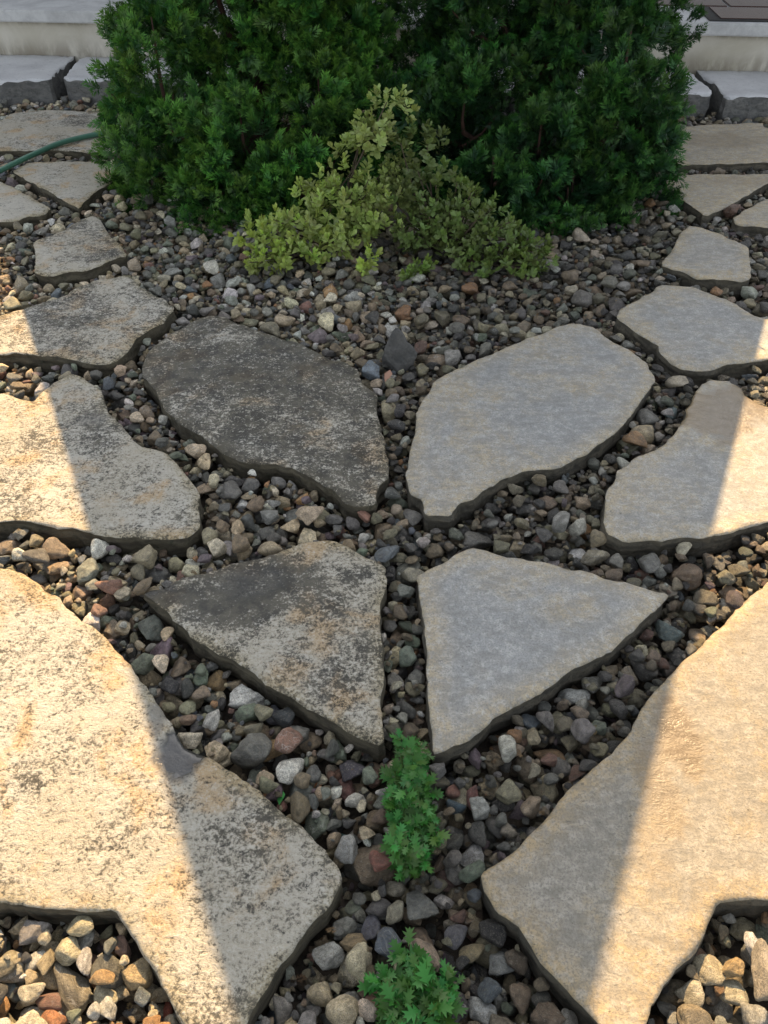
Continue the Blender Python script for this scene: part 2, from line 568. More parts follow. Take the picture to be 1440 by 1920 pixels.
R_SIDE = [(1313, 720), (1333, 713), (1367, 713), (1387, 727), (1397, 740), (1427, 758), (1440, 763), (1540, 770), (1640, 820), (1640, 940), (1560, 965), (1440, 980), (1400, 987), (1353, 1000), (1300, 1007), (1233, 1010), (1173, 1015), (1137, 1000), (1133, 967), (1133, 927), (1150, 907), (1163, 880), (1193, 857), (1243, 833), (1267, 810), (1287, 777), (1300, 743)]
R_WIDE = [(812, 713), (870, 685), (937, 656), (999, 629), (1057, 608), (1085, 605), (1114, 613), (1148, 639), (1181, 656), (1215, 682), (1229, 711), (1215, 732), (1196, 761), (1176, 790), (1133, 828), (1095, 852), (1047, 876), (985, 883), (932, 900), (903, 924), (860, 943), (846, 967), (798, 967), (791, 934), (769, 924), (762, 891), (779, 809), (781, 766), (807, 732)]
R_UPPER = [(1155, 593), (1163, 580), (1200, 560), (1230, 540), (1243, 533), (1300, 538), (1333, 550), (1383, 570), (1413, 590), (1440, 598), (1540, 620), (1560, 655), (1500, 670), (1440, 673), (1400, 677), (1360, 683), (1317, 695), (1300, 693), (1280, 690), (1260, 677), (1237, 660), (1233, 647), (1207, 630), (1177, 610)]
R_SMALL = [(1237, 495), (1260, 467), (1273, 440), (1290, 423), (1313, 425), (1340, 435), (1367, 447), (1403, 460), (1407, 487), (1408, 523), (1383, 528), (1313, 522), (1280, 508)]
R_TRI = [(1247, 335), (1291, 326), (1379, 326), (1440, 324), (1466, 330), (1440, 343), (1401, 363), (1357, 392), (1322, 405), (1291, 383), (1254, 359)]
R_EDGE = [(1374, 408), (1400, 390), (1440, 372), (1520, 350), (1590, 380), (1560, 430), (1440, 427), (1380, 418)]
R_FAR = [(1200, 245), (1252, 240), (1335, 233), (1431, 229), (1433, 240), (1560, 240), (1570, 302), (1440, 304), (1335, 307), (1278, 308), (1200, 308)]
R_WEDGE = [(781, 1079), (822, 1057), (884, 1028), (908, 1029), (942, 1041), (1018, 1055), (1095, 1072), (1172, 1091), (1256, 1113), (1239, 1137), (1205, 1165), (1162, 1206), (1133, 1228), (1085, 1249), (1037, 1283), (990, 1311), (932, 1343), (884, 1379), (836, 1407), (812, 1414), (807, 1355), (803, 1297), (800, 1206), (793, 1144), (784, 1105)]

GRP_L, GRP_R = 'weathered flagstones of the left path', 'cleaned flagstones of the right path'
SLABS = [
    # points, seed, lichen, warm, grid, wet spots, stain spots, label
    ('L', L_BIG, 1, .36, .016, [(335, 1412, 42, 46, 1.0), (300, 1330, 20, 45, .55)], [(560, 1620, 130, 120, .25)], 'huge weathered beige flagstone at the lower left, half in sun, with a puddle'),
    ('L', L_SIDE, 2, .36, .018, [(170, 785, 35, 16, .5)], [(180, 790, 110, 55, .4)], 'weathered cream flagstone cut by the left frame edge, above the huge left one'),
    ('L', L_DARK, 3, .72, .018, [], [(600, 700, 200, 70, .22), (330, 690, 70, 40, .4)], 'large blackened flagstone with wrinkled surface in the middle of the left path'),
    ('L', L_WEDGE, 4, .46, .016, [(310, 1105, 40, 16, .7), (470, 1095, 60, 30, .5)], [(450, 1100, 200, 62, .95), (640, 1200, 80, 110, .30)], 'wedge shaped flagstone with a wet black lichen stain, left of centre'),
    ('L', L_UPPER, 5, .46, .020, [], [(120, 610, 90, 60, .3)], 'grey mottled flagstone with a sunlit left tip, behind the blackened one'),
    ('L', L_SMALL, 6, .30, .022, [], [(140, 440, 70, 30, .6), (165, 478, 60, 16, .7)], 'small four sided grey flagstone with black specks and mossy edge'),
    ('L', L_TRI, 7, .25, .025, [], [], 'triangular pale flagstone under the garden hose'),
    ('L', L_EDGE, 8, .22, .028, [], [], 'pale flagstone cut by the left frame edge beside the triangular one'),
    ('L', L_FAR, 9, .35, .028, [], [(180, 225, 70, 14, .5)], 'oblong speckled flagstone in front of the left stone step'),
    ('R', R_BIG, 11, 0.20, .016, [(1275, 1385, 40, 66, 1.0), (1240, 1490, 34, 95, .75), (1225, 1570, 34, 80, .4)], [], 'huge clean cream flagstone at the lower right, half in sun'),
    ('R', R_SIDE, 12, 0.08, .018, [(1350, 770, 120, 44, .9)], [], 'clean pale flagstone with a wet top, cut by the right frame edge'),
    ('R', R_WIDE, 13, 0.0, .018, [], [], 'large clean blue grey flagstone with tan rim in the middle of the right path'),
    ('R', R_WEDGE, 14, 0.0, .016, [], [], 'wedge shaped clean blue grey flagstone, right of centre'),
    ('R', R_UPPER, 15, 0.05, .020, [], [], 'clean grey flagstone with a sunlit right tip, behind the large clean one'),
    ('R', R_SMALL, 16, 0.32, .022, [], [], 'small four sided clean flagstone with mossy ochre edge'),
    ('R', R_TRI, 17, 0.85, .025, [(1380, 340, 60, 8, .35)], [], 'triangular tan clean flagstone beside the right conifer'),
    ('R', R_EDGE, 18, 0.6, .028, [], [], 'clean flagstone cut by the right frame edge beside the tan triangular one'),
    ('R', R_FAR, 19, 0.85, .028, [(1340, 262, 90, 14, .4)], [], 'oblong tan clean flagstone in front of the right stone step'),
]
for side, pts, seed, val, grid, wet, stain, label in SLABS:
    dirty = side == 'L'
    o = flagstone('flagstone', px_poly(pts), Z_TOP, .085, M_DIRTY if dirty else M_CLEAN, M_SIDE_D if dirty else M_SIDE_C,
                  seed, grid=grid, wet=wet, stain=stain, relief=.0042 if dirty else .003, amp=.0045 if dirty else .0038)
    o['tone'] = [.84, .79, .71] if pts is R_BIG else [1.0, 1.0, 1.0]
    o['seed'] = float(seed) * 3.7
    o['lichen'] = float(val) if dirty else 0.0
    o['warm'] = 0.0 if dirty else float(val)
    tag(o, label, 'flagstone', GRP_L if dirty else GRP_R)

# ------------------------------------------------------------------ stone steps, retaining wall, terrace
Z_STEP, Z_COP0, Z_TER = .20, .40, .47
WALL_A = Vector((-2.68, 6.09, 0)); WALL_B = Vector((2.52, 5.64, 0))
W_DIR = (WALL_B - WALL_A).normalized()
W_NRM = Vector((-W_DIR.y, W_DIR.x, 0))          # away from the camera
W_ANG = math.atan2(W_DIR.y, W_DIR.x)


def wall_pt(s, dpt, z=0.0):
    """s metres along the wall from WALL_A, dpt metres behind its face"""
    q = WALL_A + W_DIR * s + W_NRM * dpt
    return Vector((q.x, q.y, z))


def step_slab_side():
    g = NT('grey_step_stone')
    p = g.obj()
    n1 = g.noise(p, 3.5, 5, .6, .4); n2 = g.noise(g.mapping(p, (1, 1.8, 1)), 30, 6, .7, .6); n3 = g.noise(p, 200, 3, .7)
    c = g.mix(g.ramp(n1, .35, .65), (.46, .46, .46), (.60, .60, .59))
    c = g.mix(g.ramp(n2, .56, .68, 0, .6), c, (.16, .16, .16))
    c = g.mix(g.ramp(n3, .4, .8, 0, .3), c, (.2, .2, .19))
    g.set(g.b.inputs['Base Color'], c)
    g.set(g.b.inputs['Roughness'], .45)
    g.set(g.b.inputs['Normal'], g.bump(g.math('ADD', n2, g.math('MULTIPLY', n3, .2)), .5, .006))
    return g.m


M_STEP = step_slab_side()
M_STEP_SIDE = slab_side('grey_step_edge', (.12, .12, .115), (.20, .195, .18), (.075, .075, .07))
D0 = -.66
fl = px_poly([(-260, 160), (-100, 157), (0, 153), (60, 150), (93, 149), (103, 135), (118, 122), (128, 108), (141, 99)], Z_STEP)
fr = px_poly([(117, 147), (200, 150), (300, 152)], Z_STEP)
steps = [
    (px_poly([(-300, 163), (-100, 157), (0, 153), (60, 150), (94, 149), (104, 134), (122, 121), (140, 103)], Z_STEP) + [wall_pt(.55, -.012), wall_pt(-1.6, -.012)], 21,
     'bluish grey stone step slab at the left frame edge'),
    (px_poly([(117, 147), (180, 150), (300, 154), (560, 160)], Z_STEP) + [wall_pt(2.25, -.012), wall_pt(.65, -.012)] + px_poly([(150, 108), (136, 124)], Z_STEP), 22,
     'grey stone step slab with blackened face, half behind the left conifer'),
    (px_poly([(860, 170), (1120, 176), (1241, 177), (1300, 175), (1337, 174), (1328, 160), (1310, 150), (1300, 137)], Z_STEP) + [wall_pt(4.62, -.012), wall_pt(2.95, -.012)], 23,
     'grey stone step slab half behind the right conifer'),
    (px_poly([(1359, 181), (1400, 180), (1440, 180), (1600, 184)], Z_STEP) + [wall_pt(6.3, -.012), wall_pt(4.74, -.012)] + px_poly([(1316, 140), (1340, 155)], Z_STEP), 24,
     'bluish white stone step slab at the right frame edge'),
]
for pts, seed, label in steps:
    o = flagstone('stone_step', pts, Z_STEP, .19, M_STEP, M_STEP_SIDE, seed, step=.02, grid=.05, amp=.004, relief=.004, edge_drop=.014)
    tag(o, label, 'step', 'stone step slabs along the wall')


def stucco():
    g = NT('stained_cream_render')
    p = g.obj()
    n1 = g.noise(p, 2.2, 6, .65, .4); n2 = g.noise(g.mapping(p, (1, 1, .35)), 7, 6, .7, .3); n3 = g.noise(p, 130, 3, .7)
    z = g.n('ShaderNodeSeparateXYZ', {0: p}).outputs[2]
    c = g.mix(g.ramp(n1, .35, .65), (.52, .48, .38), (.64, .60, .51))
    low = g.math('MULTIPLY', g.ramp(z, .33, .20), g.ramp(n2, .35, .6))
    top = g.math('MULTIPLY', g.ramp(z, .36, .40), g.ramp(n2, .4, .6))
    c = g.mix(g.math('MULTIPLY', g.math('MAXIMUM', low, top), .6), c, (.16, .125, .085))
    g.set(g.b.inputs['Base Color'], c)
    g.set(g.b.inputs['Roughness'], .9)
    g.set(g.b.inputs['Normal'], g.bump(g.math('ADD', n1, g.math('MULTIPLY', n3, .3)), .3, .006))
    return g.m


M_STUCCO = stucco()
M_COPING = plain_mat('concrete_coping', (.44, .44, .43), (.60, .60, .58), 5, .55, .25, .004)


def wall_box(name, s0, s1, d0, d1, z0, z1, mat, parent=None, bevel=.004):
    bm = box_bm(s0, s1, d0, d1, z0, z1, bevel)
    o = bm_obj(name, bm, mat)
    o.matrix_world = Matrix.Translation(WALL_A) @ Matrix.Rotation(W_ANG, 4, 'Z')
    if parent:
        o.parent = parent
    return o


rw = empty('retaining_wall', (0, 0, 0))
tag(rw, 'low cream rendered retaining wall with a grey concrete coping, behind the steps', 'wall')
wall_box('wall_face', -7, 12.5, 0.0, .30, 0, Z_COP0, M_STUCCO, rw, .002)
JOINTS = [-7, -4.1, -2.0, -.15, 1.75, 3.55, 5.43, 7.6, 10.0, 12.5]
for a, b in zip(JOINTS[:-1], JOINTS[1:]):
    wall_box('coping', a + .002, b - .002, -.055, .46, Z_COP0, Z_TER, M_COPING, rw, .008)

ter = wall_box('terrace', -7, 12.5, .465, 6.0, .02, Z_TER - .012, M_COPING, None, 0)
tag(ter, None, None, None, 'structure')


def tile_mat():
    g = NT('brown_glazed_tile')
    p = g.obj()
    n1 = g.noise(p, 6, 5, .6)
    g.set(g.b.inputs['Base Color'], g.mix(n1, (.055, .028, .024), (.10, .055, .045)))
    g.set(g.b.inputs['Roughness'], .25)
    return g.m


M_TILE = tile_mat()
M_BLACK = plain_mat('black_rubber', (.010, .010, .011), (.02, .02, .02), 20, .5, .2, .002)
tbm = None
s = -3.0
rowz = Z_TER - .012
tile_me = None
for r_ in range(2):
    s = .2
    while s < 6.8:
        if True:
            if tile_me is None:
                o = bm_obj('tile', box_bm(0, .58, 0, .58, 0, .010, .003), M_TILE)
                tile_me = o.data
            else:
                o = bpy.data.objects.new('tile', tile_me); COL.objects.link(o)
            o.parent = ter
            o.location = (s, .50 + r_ * .60, rowz + .001)
        s += .60
mat_p = [at(1331, 36, Z_TER + .012), at(1356, 12, Z_TER + .012)]
mw = Matrix.Rotation(-W_ANG, 4, 'Z') @ Matrix.Translation(-WALL_A)
m0 = mw @ mat_p[0]; m1 = mw @ mat_p[1]
mr = empty('floor_mat', WALL_A)
mr.rotation_euler = (0, 0, W_ANG)
for nm, bx, mt in (('mat_border', (m0.x, m0.x + .85, m0.y, m1.y, Z_TER + .001, Z_TER + .009), M_BLACK),
                   ('mat_centre', (m0.x + .075, m0.x + .775, m0.y + .035, m1.y - .03, Z_TER + .0095, Z_TER + .014), M_TILE)):
    o = bm_obj(nm, box_bm(*bx, .0015), mt)
    o.parent = mr
tag(mr, 'brown mat with a black border on the coping at the upper right', 'mat')

# ------------------------------------------------------------------ unseen house behind the terrace; its steep gable is shaped to shade the path
M_HOUSE = plain_mat('white_house_render', (.62, .60, .55), (.70, .68, .63), 3, .9, .2, .004)
M_ROOF = plain_mat('dark_roof_tile', (.10, .05, .04), (.16, .08, .06), 9, .8, .4, .01)
M_WOOD = plain_mat('dark_wood', (.05, .03, .02), (.09, .055, .035), 12, .5, .2, .003)
gm = NT('window_glass')
gm.set(gm.b.inputs['Base Color'], (.02, .025, .03, 1)); gm.set(gm.b.inputs['Roughness'], .05)
M_GLASS = gm.m
HY = 7.0
AX, AY = .044, -.245                              # where the gable's tip drops its shadow
TE = math.tan(SUN_EL)
APEX = .1 + (HY - AY) * TE
SL = TE / .487                                    # gable slope that gives the shadow edges
EAVE = .1 + (HY - 3.75) * TE
HW = (APEX - EAVE) / SL
house = empty('house', (0, HY, 0))
tag(house, 'unseen white rendered house behind the terrace, its steep dark gable roof shaped for shade', 'house')
bm = bmesh.new()
prof = [(-11, .4), (11, .4), (11, EAVE - .2), (AX + HW - .12, EAVE - .2), (AX, APEX - .38), (AX - HW + .12, EAVE - .2), (-11, EAVE - .2)]
fv = [bm.verts.new((x, HY + .25, z)) for x, z in prof]
bv = [bm.verts.new((x, HY + 6, z)) for x, z in prof]
bm.faces.new(fv); bm.faces.new(bv[::-1])
for i in range(len(prof)):
    j = (i + 1) % len(prof)
    bm.faces.new((fv[i], bv[i], bv[j], fv[j]))
bm_obj('wall', bm, M_HOUSE, house)


def roof_panel(p0, p1, thick):
    (xa, za), (xb, zb) = p0, p1
    d = Vector((xb - xa, zb - za)); nr = Vector((-d.y, d.x)).normalized()
    if nr.y > 0: nr = -nr
    q = [(xa, za), (xb, zb), (xb + nr.x * thick, zb + nr.y * thick), (xa + nr.x * thick, za + nr.y * thick)]
    bm = bmesh.new()
    f = [bm.verts.new((x, HY, z)) for x, z in q]; b = [bm.verts.new((x, HY + 6.2, z)) for x, z in q]
    bm.faces.new(f); bm.faces.new(b[::-1])
    for i in range(4): bm.faces.new((f[i], b[i], b[(i + 1) % 4], f[(i + 1) % 4]))
    return bm_obj('roof', bm, M_ROOF, house)


roof_panel((AX, APEX), (AX - HW, EAVE), .16)
roof_panel((AX, APEX), (AX + HW, EAVE), .16)
roof_panel((AX - HW, EAVE), (-11.3, EAVE), .16)
roof_panel((AX + HW, EAVE), (11.3, EAVE), .16)
for x0, x1, z0, z1 in ((-6.2, -4.8, 1.2, 2.3), (-2.9, -1.5, 1.2, 2.3), (2.2, 3.6, 1.2, 2.3), (5.4, 6.8, 1.2, 2.3), (-.6, .7, EAVE + .1, EAVE + 1.3)):
    fr_ = bm_obj('window', box_bm(x0, x1, HY + .19, HY + .27, z0, z1, .006), M_WOOD, house)
    pn = bm_obj('pane', box_bm(x0 + .07, x1 - .07, HY + .17, HY + .195, z0 + .07, z1 - .07), M_GLASS)
    pn.parent = fr_
    pn.location = (0, 0, 0)
dr = bm_obj('door', box_bm(-.4, .6, HY + .18, HY + .27, .47, 2.45, .006), M_WOOD, house)
hd = bm_obj('handle', box_bm(.46, .49, HY + .13, HY + .19, 1.45, 1.6, .004), M_BLACK)
hd.parent = dr

# ------------------------------------------------------------------ gravel: real stones dropped one by one onto a height map
RS = np.random.RandomState(7)


def ico(sub):
    bm = bmesh.new()
    bmesh.ops.create_icosphere(bm, subdivisions=sub, radius=1)
    V = np.array([v.co[:] for v in bm.verts]); F = np.array([[v.index for v in f.verts] for f in bm.faces])
    bm.free()
    return V, F


ICO_V, ICO_F = ico(4)
SHAPES = []
for k in range(34):
    npl = RS.randint(9, 17)
    N = RS.normal(size=(npl, 3)); N /= np.linalg.norm(N, axis=1)[:, None]
    D = RS.uniform(.78, 1.05, npl)
    sharp = [6, 9, 14, 24, 40][k % 5]
    dots = ICO_V @ N.T
    q = np.clip(dots, 0, None) / D
    r = 1.0 / (np.power((q ** sharp).sum(1) + .5 ** sharp, 1.0 / sharp))
    V = ICO_V * r[:, None]
    off = RS.uniform(0, 50, 3)
    nz = np.array([mnoise.noise(Vector(v * 1.6 + off)) * .10 + mnoise.noise(Vector(v * 4.5 + off)) * .045 + mnoise.noise(Vector(v * 11 + off)) * .014 for v in V])
    V = V * (1 + nz)[:, None]
    V -= (V.max(0) + V.min(0)) / 2
    V /= (V.max(0) - V.min(0)) / 2
    me = np_mesh('pebble_shape', V, ICO_F, True)
    me.materials.append(M_PEB)
    SHAPES.append(me)

PAL = [  # name, linear colour, weight
    ('dark grey', (.085, .085, .080), 14), ('charcoal', (.045, .045, .045), 7), ('grey', (.19, .188, .172), 16), ('olive', (.19, .172, .11), 17),
    ('brown', (.18, .135, .085), 14), ('tan', (.33, .27, .175), 14), ('beige', (.46, .41, .30), 9), ('pale grey', (.42, .415, .38), 8),
    ('white', (.60, .585, .54), 2.6), ('reddish', (.20, .105, .075), 2.2), ('orange', (.30, .165, .065), 1.6), ('purple', (.14, .105, .12), 2.2),
    ('blue grey', (.10, .12, .14), 2.6), ('green grey', (.13, .155, .115), 4)]
PW = np.array([p[2] for p in PAL], float); PW /= PW.sum()
PCOL = {p[0]: p[1] for p in PAL}

CELL = .006
GX0, GX1, GY0, GY1 = -3.3, 3.3, .08, 5.62
NX, NY = int((GX1 - GX0) / CELL), int((GY1 - GY0) / CELL)
CX = GX0 + (np.arange(NX) + .5) * CELL
CY = GY0 + (np.arange(NY) + .5) * CELL
MX, MY = np.meshgrid(CX, CY)
H = np.zeros((NY, NX))
for P in FOOT:
    x0, y0 = P.min(0); x1, y1 = P.max(0)
    a, b = np.searchsorted(CX, [x0, x1]); c, d = np.searchsorted(CY, [y0, y1])
    if b <= a or d <= c: continue
    m = inside_mask(P, MX[c:d, a:b], MY[c:d, a:b])
    H[c:d, a:b][m] = 9.0
half = .66 + .425 * np.maximum(0, MY - .36) + .30
front = (MX - WALL_A.x) * W_NRM.x + (MY - WALL_A.y) * W_NRM.y
OKM = (np.abs(MX) < half) & (H < 1) & (front < -.50)
cells = np.argwhere(OKM)
AREA = len(cells) * CELL * CELL
STONES = []
BLOCK = np.zeros((NY, NX), bool)      # spots kept free above the hand-placed stones


def drop(x, y, a, b, c, yaw):
    r = max(a, b)
    i0, i1 = int((x - r - GX0) / CELL), int((x + r - GX0) / CELL) + 1
    j0, j1 = int((y - r - GY0) / CELL), int((y + r - GY0) / CELL) + 1
    if i0 < 0 or j0 < 0 or i1 >= NX or j1 >= NY: return None
    dx = CX[i0:i1][None, :] - x; dy = CY[j0:j1][:, None] - y
    cs, sn = math.cos(yaw), math.sin(yaw)
    u = (dx * cs + dy * sn) / a; v = (-dx * sn + dy * cs) / b
    q = u * u + v * v
    m = q < 1
    hh = c * np.sqrt(np.clip(1 - q, 0, 1))
    mi = q < .92
    if not mi.any(): return None
    zc = (H[j0:j1, i0:i1] + hh)[mi].max()
    return zc, (j0, j1, i0, i1), m, hh


def settle(zc, sl, m, hh):
    j0, j1, i0, i1 = sl
    w = H[j0:j1, i0:i1]
    new = np.where(m & (w < 5), np.maximum(w, zc + hh), w)
    H[j0:j1, i0:i1] = new


def lay(fill, K, smin=.8, smax=1.25):
    done = 0.0
    tries = 0
    while done < fill * AREA:
        a = min(.040, max(.0105, .0182 * math.exp(RS.normal() * .32))) * RS.uniform(smin, smax)
        b = a * RS.uniform(.66, .96); c = a * RS.uniform(.46, .76)
        yaw = RS.uniform(0, math.pi)
        best = None
        for j, i in cells[RS.randint(0, len(cells), K)]:
            if BLOCK[j, i]: continue
            d = drop(CX[i] + RS.uniform(-.003, .003), CY[j] + RS.uniform(-.003, .003), a, b, c, yaw)
            if d and d[0] < .3 and (best is None or d[0] < best[0][0]):
                best = (d, CX[i], CY[j])
        tries += 1
        if best is None: continue
        d, x, y = best
        zc = d[0] - .16 * c
        settle(zc, d[1], d[2], d[3])
        done += math.pi * a * b
        STONES.append([x, y, zc, a, b, c, yaw, None, None])


lay(.75, 4)
# stones one can recognise in the photograph: px x, px y, half length, half width (px), yaw in picture, colour, look, place
SPECIAL = [
    (545, 1446, 29, 27, .3, (.58, .57, .52), 'white', 'large lumpy white stone near the tip of the huge left flagstone'),
    (505, 1396, 30, 20, .2, (.34, .22, .10), 'orange', 'ochre orange angular stone below the stained wedge flagstone'),
    (518, 1318, 27, 17, -.3, (.06, .065, .085), 'blue', 'flat dark slate stone against the stained wedge flagstone'),
    (535, 1345, 19, 19, 1.2, (.035, .042, .048), 'slate', 'squarish black slate stone below the stained wedge flagstone'),
    (445, 1290, 34, 23, .5, (.48, .48, .46), 'pale', 'broken pale grey stone beside the stained wedge flagstone'),
    (405, 1272, 20, 17, .3, (.33, .22, .10), 'ochre', 'ochre brown stone beside the stained wedge flagstone'),
    (637, 1563, 15, 12, .6, (.075, .15, .14), 'teal', 'small teal stone right of the huge left flagstone'),
    (650, 1598, 24, 26, .5, (.34, .34, .33), 'granite', 'speckled granite stone touching the tip of the huge left flagstone'),
    (713, 1626, 22, 19, .1, (.22, .085, .06), 'brick', 'brick red stone left of the tall leafy plant'),
    (651, 1478, 16, 26, .5, (.13, .050, .04), 'maroon', 'maroon pointed stone left of the tall leafy plant'),
    (658, 1445, 24, 22, .6, (.045, .040, .055), 'plum', 'plum black stone below the tip of the stained wedge flagstone'),
    (690, 1738, 25, 22, .4, (.13, .13, .16), 'lilac', 'smooth lilac grey stone at the lower centre left'),
    (663, 1768, 26, 17, .1, (.26, .19, .10), 'yellow brown', 'yellow brown wedge stone at the lower centre left'),
    (617, 1795, 30, 22, .3, (.27, .27, .25), 'grey', 'big pale grey stone right of the lower tip of the huge left flagstone'),
    (655, 1875, 24, 24, .2, (.42, .41, .38), 'whitish', 'chalky whitish stone at the bottom left of centre'),
    (286, 1182, 23, 25, .4, (.085, .10, .085), 'green grey', 'rounded green grey stone with pale veins left of the stained wedge flagstone'),
    (320, 1290, 18, 18, .0, (.028, .028, .032), 'black', 'rounded black stone right of the sunlit huge flagstone'),
    (455, 943, 12, 10, -.4, (.55, .55, .53), 'white', 'small white stone in the gravel below the blackened flagstone'),
    (207, 1176, 18, 19, .4, (.28, .23, .17), 'tan', 'smooth tan oval stone in the sun above the huge left flagstone'),
    (150, 1105, 18, 17, .5, (.24, .17, .13), 'pinkish', 'pinkish brown oval stone in the sun above the huge left flagstone'),
    (134, 1842, 30, 60, .55, (.17, .15, .11), 'olive', 'very large olive brown stone in the sunny bottom left gravel'),
    (258, 1830, 31, 28, .0, (.36, .27, .14), 'honey', 'round honey yellow stone in the sunny bottom left gravel'),
    (37, 1887, 22, 18, .5, (.60, .58, .53), 'white', 'smooth white oval stone in the sunny bottom left gravel'),
    (130, 1783, 26, 25, .2, (.40, .36, .24), 'cream', 'cream blocky stone in the sunny bottom left gravel'),
    (156, 1745, 27, 20, .2, (.38, .34, .22), 'cream', 'cream angular stone under the notch of the huge left flagstone'),
    (197, 1870, 26, 25, .1, (.37, .34, .24), 'cream', 'cream speckled stone near the very large olive stone'),
    (198, 1837, 24, 16, -.4, (.36, .23, .10), 'orange', 'amber oval stone beside the very large olive stone'),
    (90, 1882, 26, 18, .2, (.18, .095, .07), 'brown', 'reddish brown flat stone in the sunny bottom left gravel'),
    (103, 1912, 26, 18, .1, (.36, .15, .06), 'orange', 'burnt orange stone at the bottom frame edge on the left'),
    (232, 1777, 14, 27, .35, (.22, .13, .095), 'pink', 'pinkish brown blocky stone against the huge left flagstone'),
    (162, 1803, 15, 26, .0, (.46, .44, .42), 'white', 'pale mauve upright stone in the sunny bottom left gravel'),
    (308, 1870, 9, 24, .2, (.34, .085, .045), 'red', 'thin brick red sliver against the huge left flagstone'),
    (857, 1508, 18, 16, .4, (.06, .105, .14), 'blue', 'blue stone right of the tall leafy plant'),
    (885, 1496, 14, 24, -.4, (.15, .055, .045), 'maroon', 'maroon stone next to the blue stone right of the tall leafy plant'),
    (884, 1600, 27, 26, .3, (.31, .31, .31), 'granite', 'granite stone at the tip of the huge right flagstone'),
    (833, 1642, 20, 20, .1, (.16, .10, .085), 'brick', 'dusky pink stone right of the tall leafy plant'),
    (996, 1350, 19, 19, .2, (.055, .075, .095), 'slate', 'blue slate stone below the clean wedge flagstone'),
    (1034, 1403, 28, 18, .2, (.27, .17, .085), 'ochre', 'ochre orange stone below the clean wedge flagstone'),
    (1078, 1300, 28, 19, .3, (.36, .37, .36), 'pale', 'broken pale grey stone beside the clean wedge flagstone'),
    (1240, 1172, 24, 22, .1, (.085, .12, .12), 'teal', 'teal grey stone right of the clean wedge flagstone'),
    (1087, 1030, 19, 14, .1, (.46, .46, .46), 'white', 'white angular stone above the clean wedge flagstone'),
    (1211, 783, 20, 15, .1, (.14, .14, .13), 'grey', 'dark grey oval stone between the large clean and wet topped flagstones'),
    (1257, 773, 15, 10, .1, (.14, .19, .20), 'teal', 'pale teal stone beside the wet topped flagstone'),
    (1331, 1760, 14, 24, .3, (.36, .22, .15), 'pink', 'salmon pink stone in the notch of the huge right flagstone'),
    (1404, 1785, 14, 28, .2, (.60, .58, .55), 'white', 'long white stone in the sunny bottom right gravel'),
    (1312, 1815, 31, 28, .1, (.40, .35, .24), 'cream', 'round cream stone against the huge right flagstone'),
    (1292, 1865, 26, 27, .1, (.38, .35, .27), 'cream', 'blocky cream stone below the round cream one at the lower right'),
    (1375, 1862, 27, 24, .1, (.37, .34, .25), 'cream', 'speckled cream stone in the sunny bottom right gravel'),
    (1372, 1822, 24, 17, .4, (.38, .27, .13), 'honey', 'honey oval stone in the sunny bottom right gravel'),
    (1424, 1840, 30, 55, -.4, (.25, .215, .165), 'tan', 'very large tan stone at the right frame edge near the bottom'),
    (1405, 1730, 27, 22, .1, (.40, .36, .24), 'cream', 'cream stone under the notch of the huge right flagstone'),
    (942, 1803, 28, 22, .3, (.17, .18, .18), 'grey', 'big blue grey stone left of the lower tip of the huge right flagstone'),
    (888, 1785, 27, 18, .1, (.22, .18, .10), 'yellow brown', 'yellow brown stone left of the huge right flagstone'),
    (858, 1757, 24, 24, .1, (.085, .085, .10), 'lilac', 'smooth dark lilac stone above the low leafy plant'),
    (905, 1892, 26, 27, .1, (.34, .35, .35), 'whitish', 'whitish stone right of the low leafy plant'),
    (1375, 1250 - 140, 20, 18, .3, (.30, .22, .15), 'tan', 'smooth tan stone in the sun above the huge right flagstone'),
    (1316, 1178, 17, 20, -.3, (.27, .21, .15), 'tan', 'tan oval stone at the sun line right of the clean wedge flagstone'),
    (400, 522, 15, 10, .1, (.52, .50, .44), 'white', 'cream white stone left of the shrub'),
    (420, 573, 13, 8, .1, (.62, .61, .59), 'white', 'white flat stone above the blackened flagstone'),
    (850, 668, 12, 8, .1, (.50, .49, .44), 'white', 'white stone above the large clean flagstone'),
]
sp_first = len(STONES)
for (px, py, hl, hw_, yaw, colr, word, label) in SPECIAL:
    q = at(px, py, .06)
    mpp = to_px(q)[2] / F_PX
    fore = (CAM_Z - .06) / math.hypot(q.y, CAM_Z)                # picture height of a lying stone
    a, b = hl * mpp, hw_ * mpp / max(.55, fore) * .9
    c = .62 * min(a, b)
    d = drop(q.x, q.y, a, b, c, yaw)
    if d is None or d[0] > .4:
        for kk in range(24):
            d = drop(q.x + RS.uniform(-.03, .03), q.y + RS.uniform(-.03, .03), a, b, c, yaw)
            if d is not None and d[0] < .4: break
    if d is None or d[0] > .4: continue
    j0, j1, i0, i1 = d[1]
    zc = d[0] - .18 * c
    settle(zc, d[1], d[2], d[3])
    BLOCK[j0:j1, i0:i1] |= d[2]
    STONES.append([(CX[i0] + CX[i1 - 1]) / 2, (CY[j0] + CY[j1 - 1]) / 2, zc, a, b, c, yaw, colr, label])
sp_last = len(STONES)
lay(1.0, 5, .72, 1.15)
lay(.20, 6, .26, .50)

NS = len(STONES)
ST = np.array([s_[:7] for s_ in STONES], float)
names = RS.choice(len(PAL), NS, p=PW)
cols = np.array([PAL[i][1] for i in names]) * RS.uniform(.75, 1.3, (NS, 1)) * RS.uniform(.94, 1.06, (NS, 3))
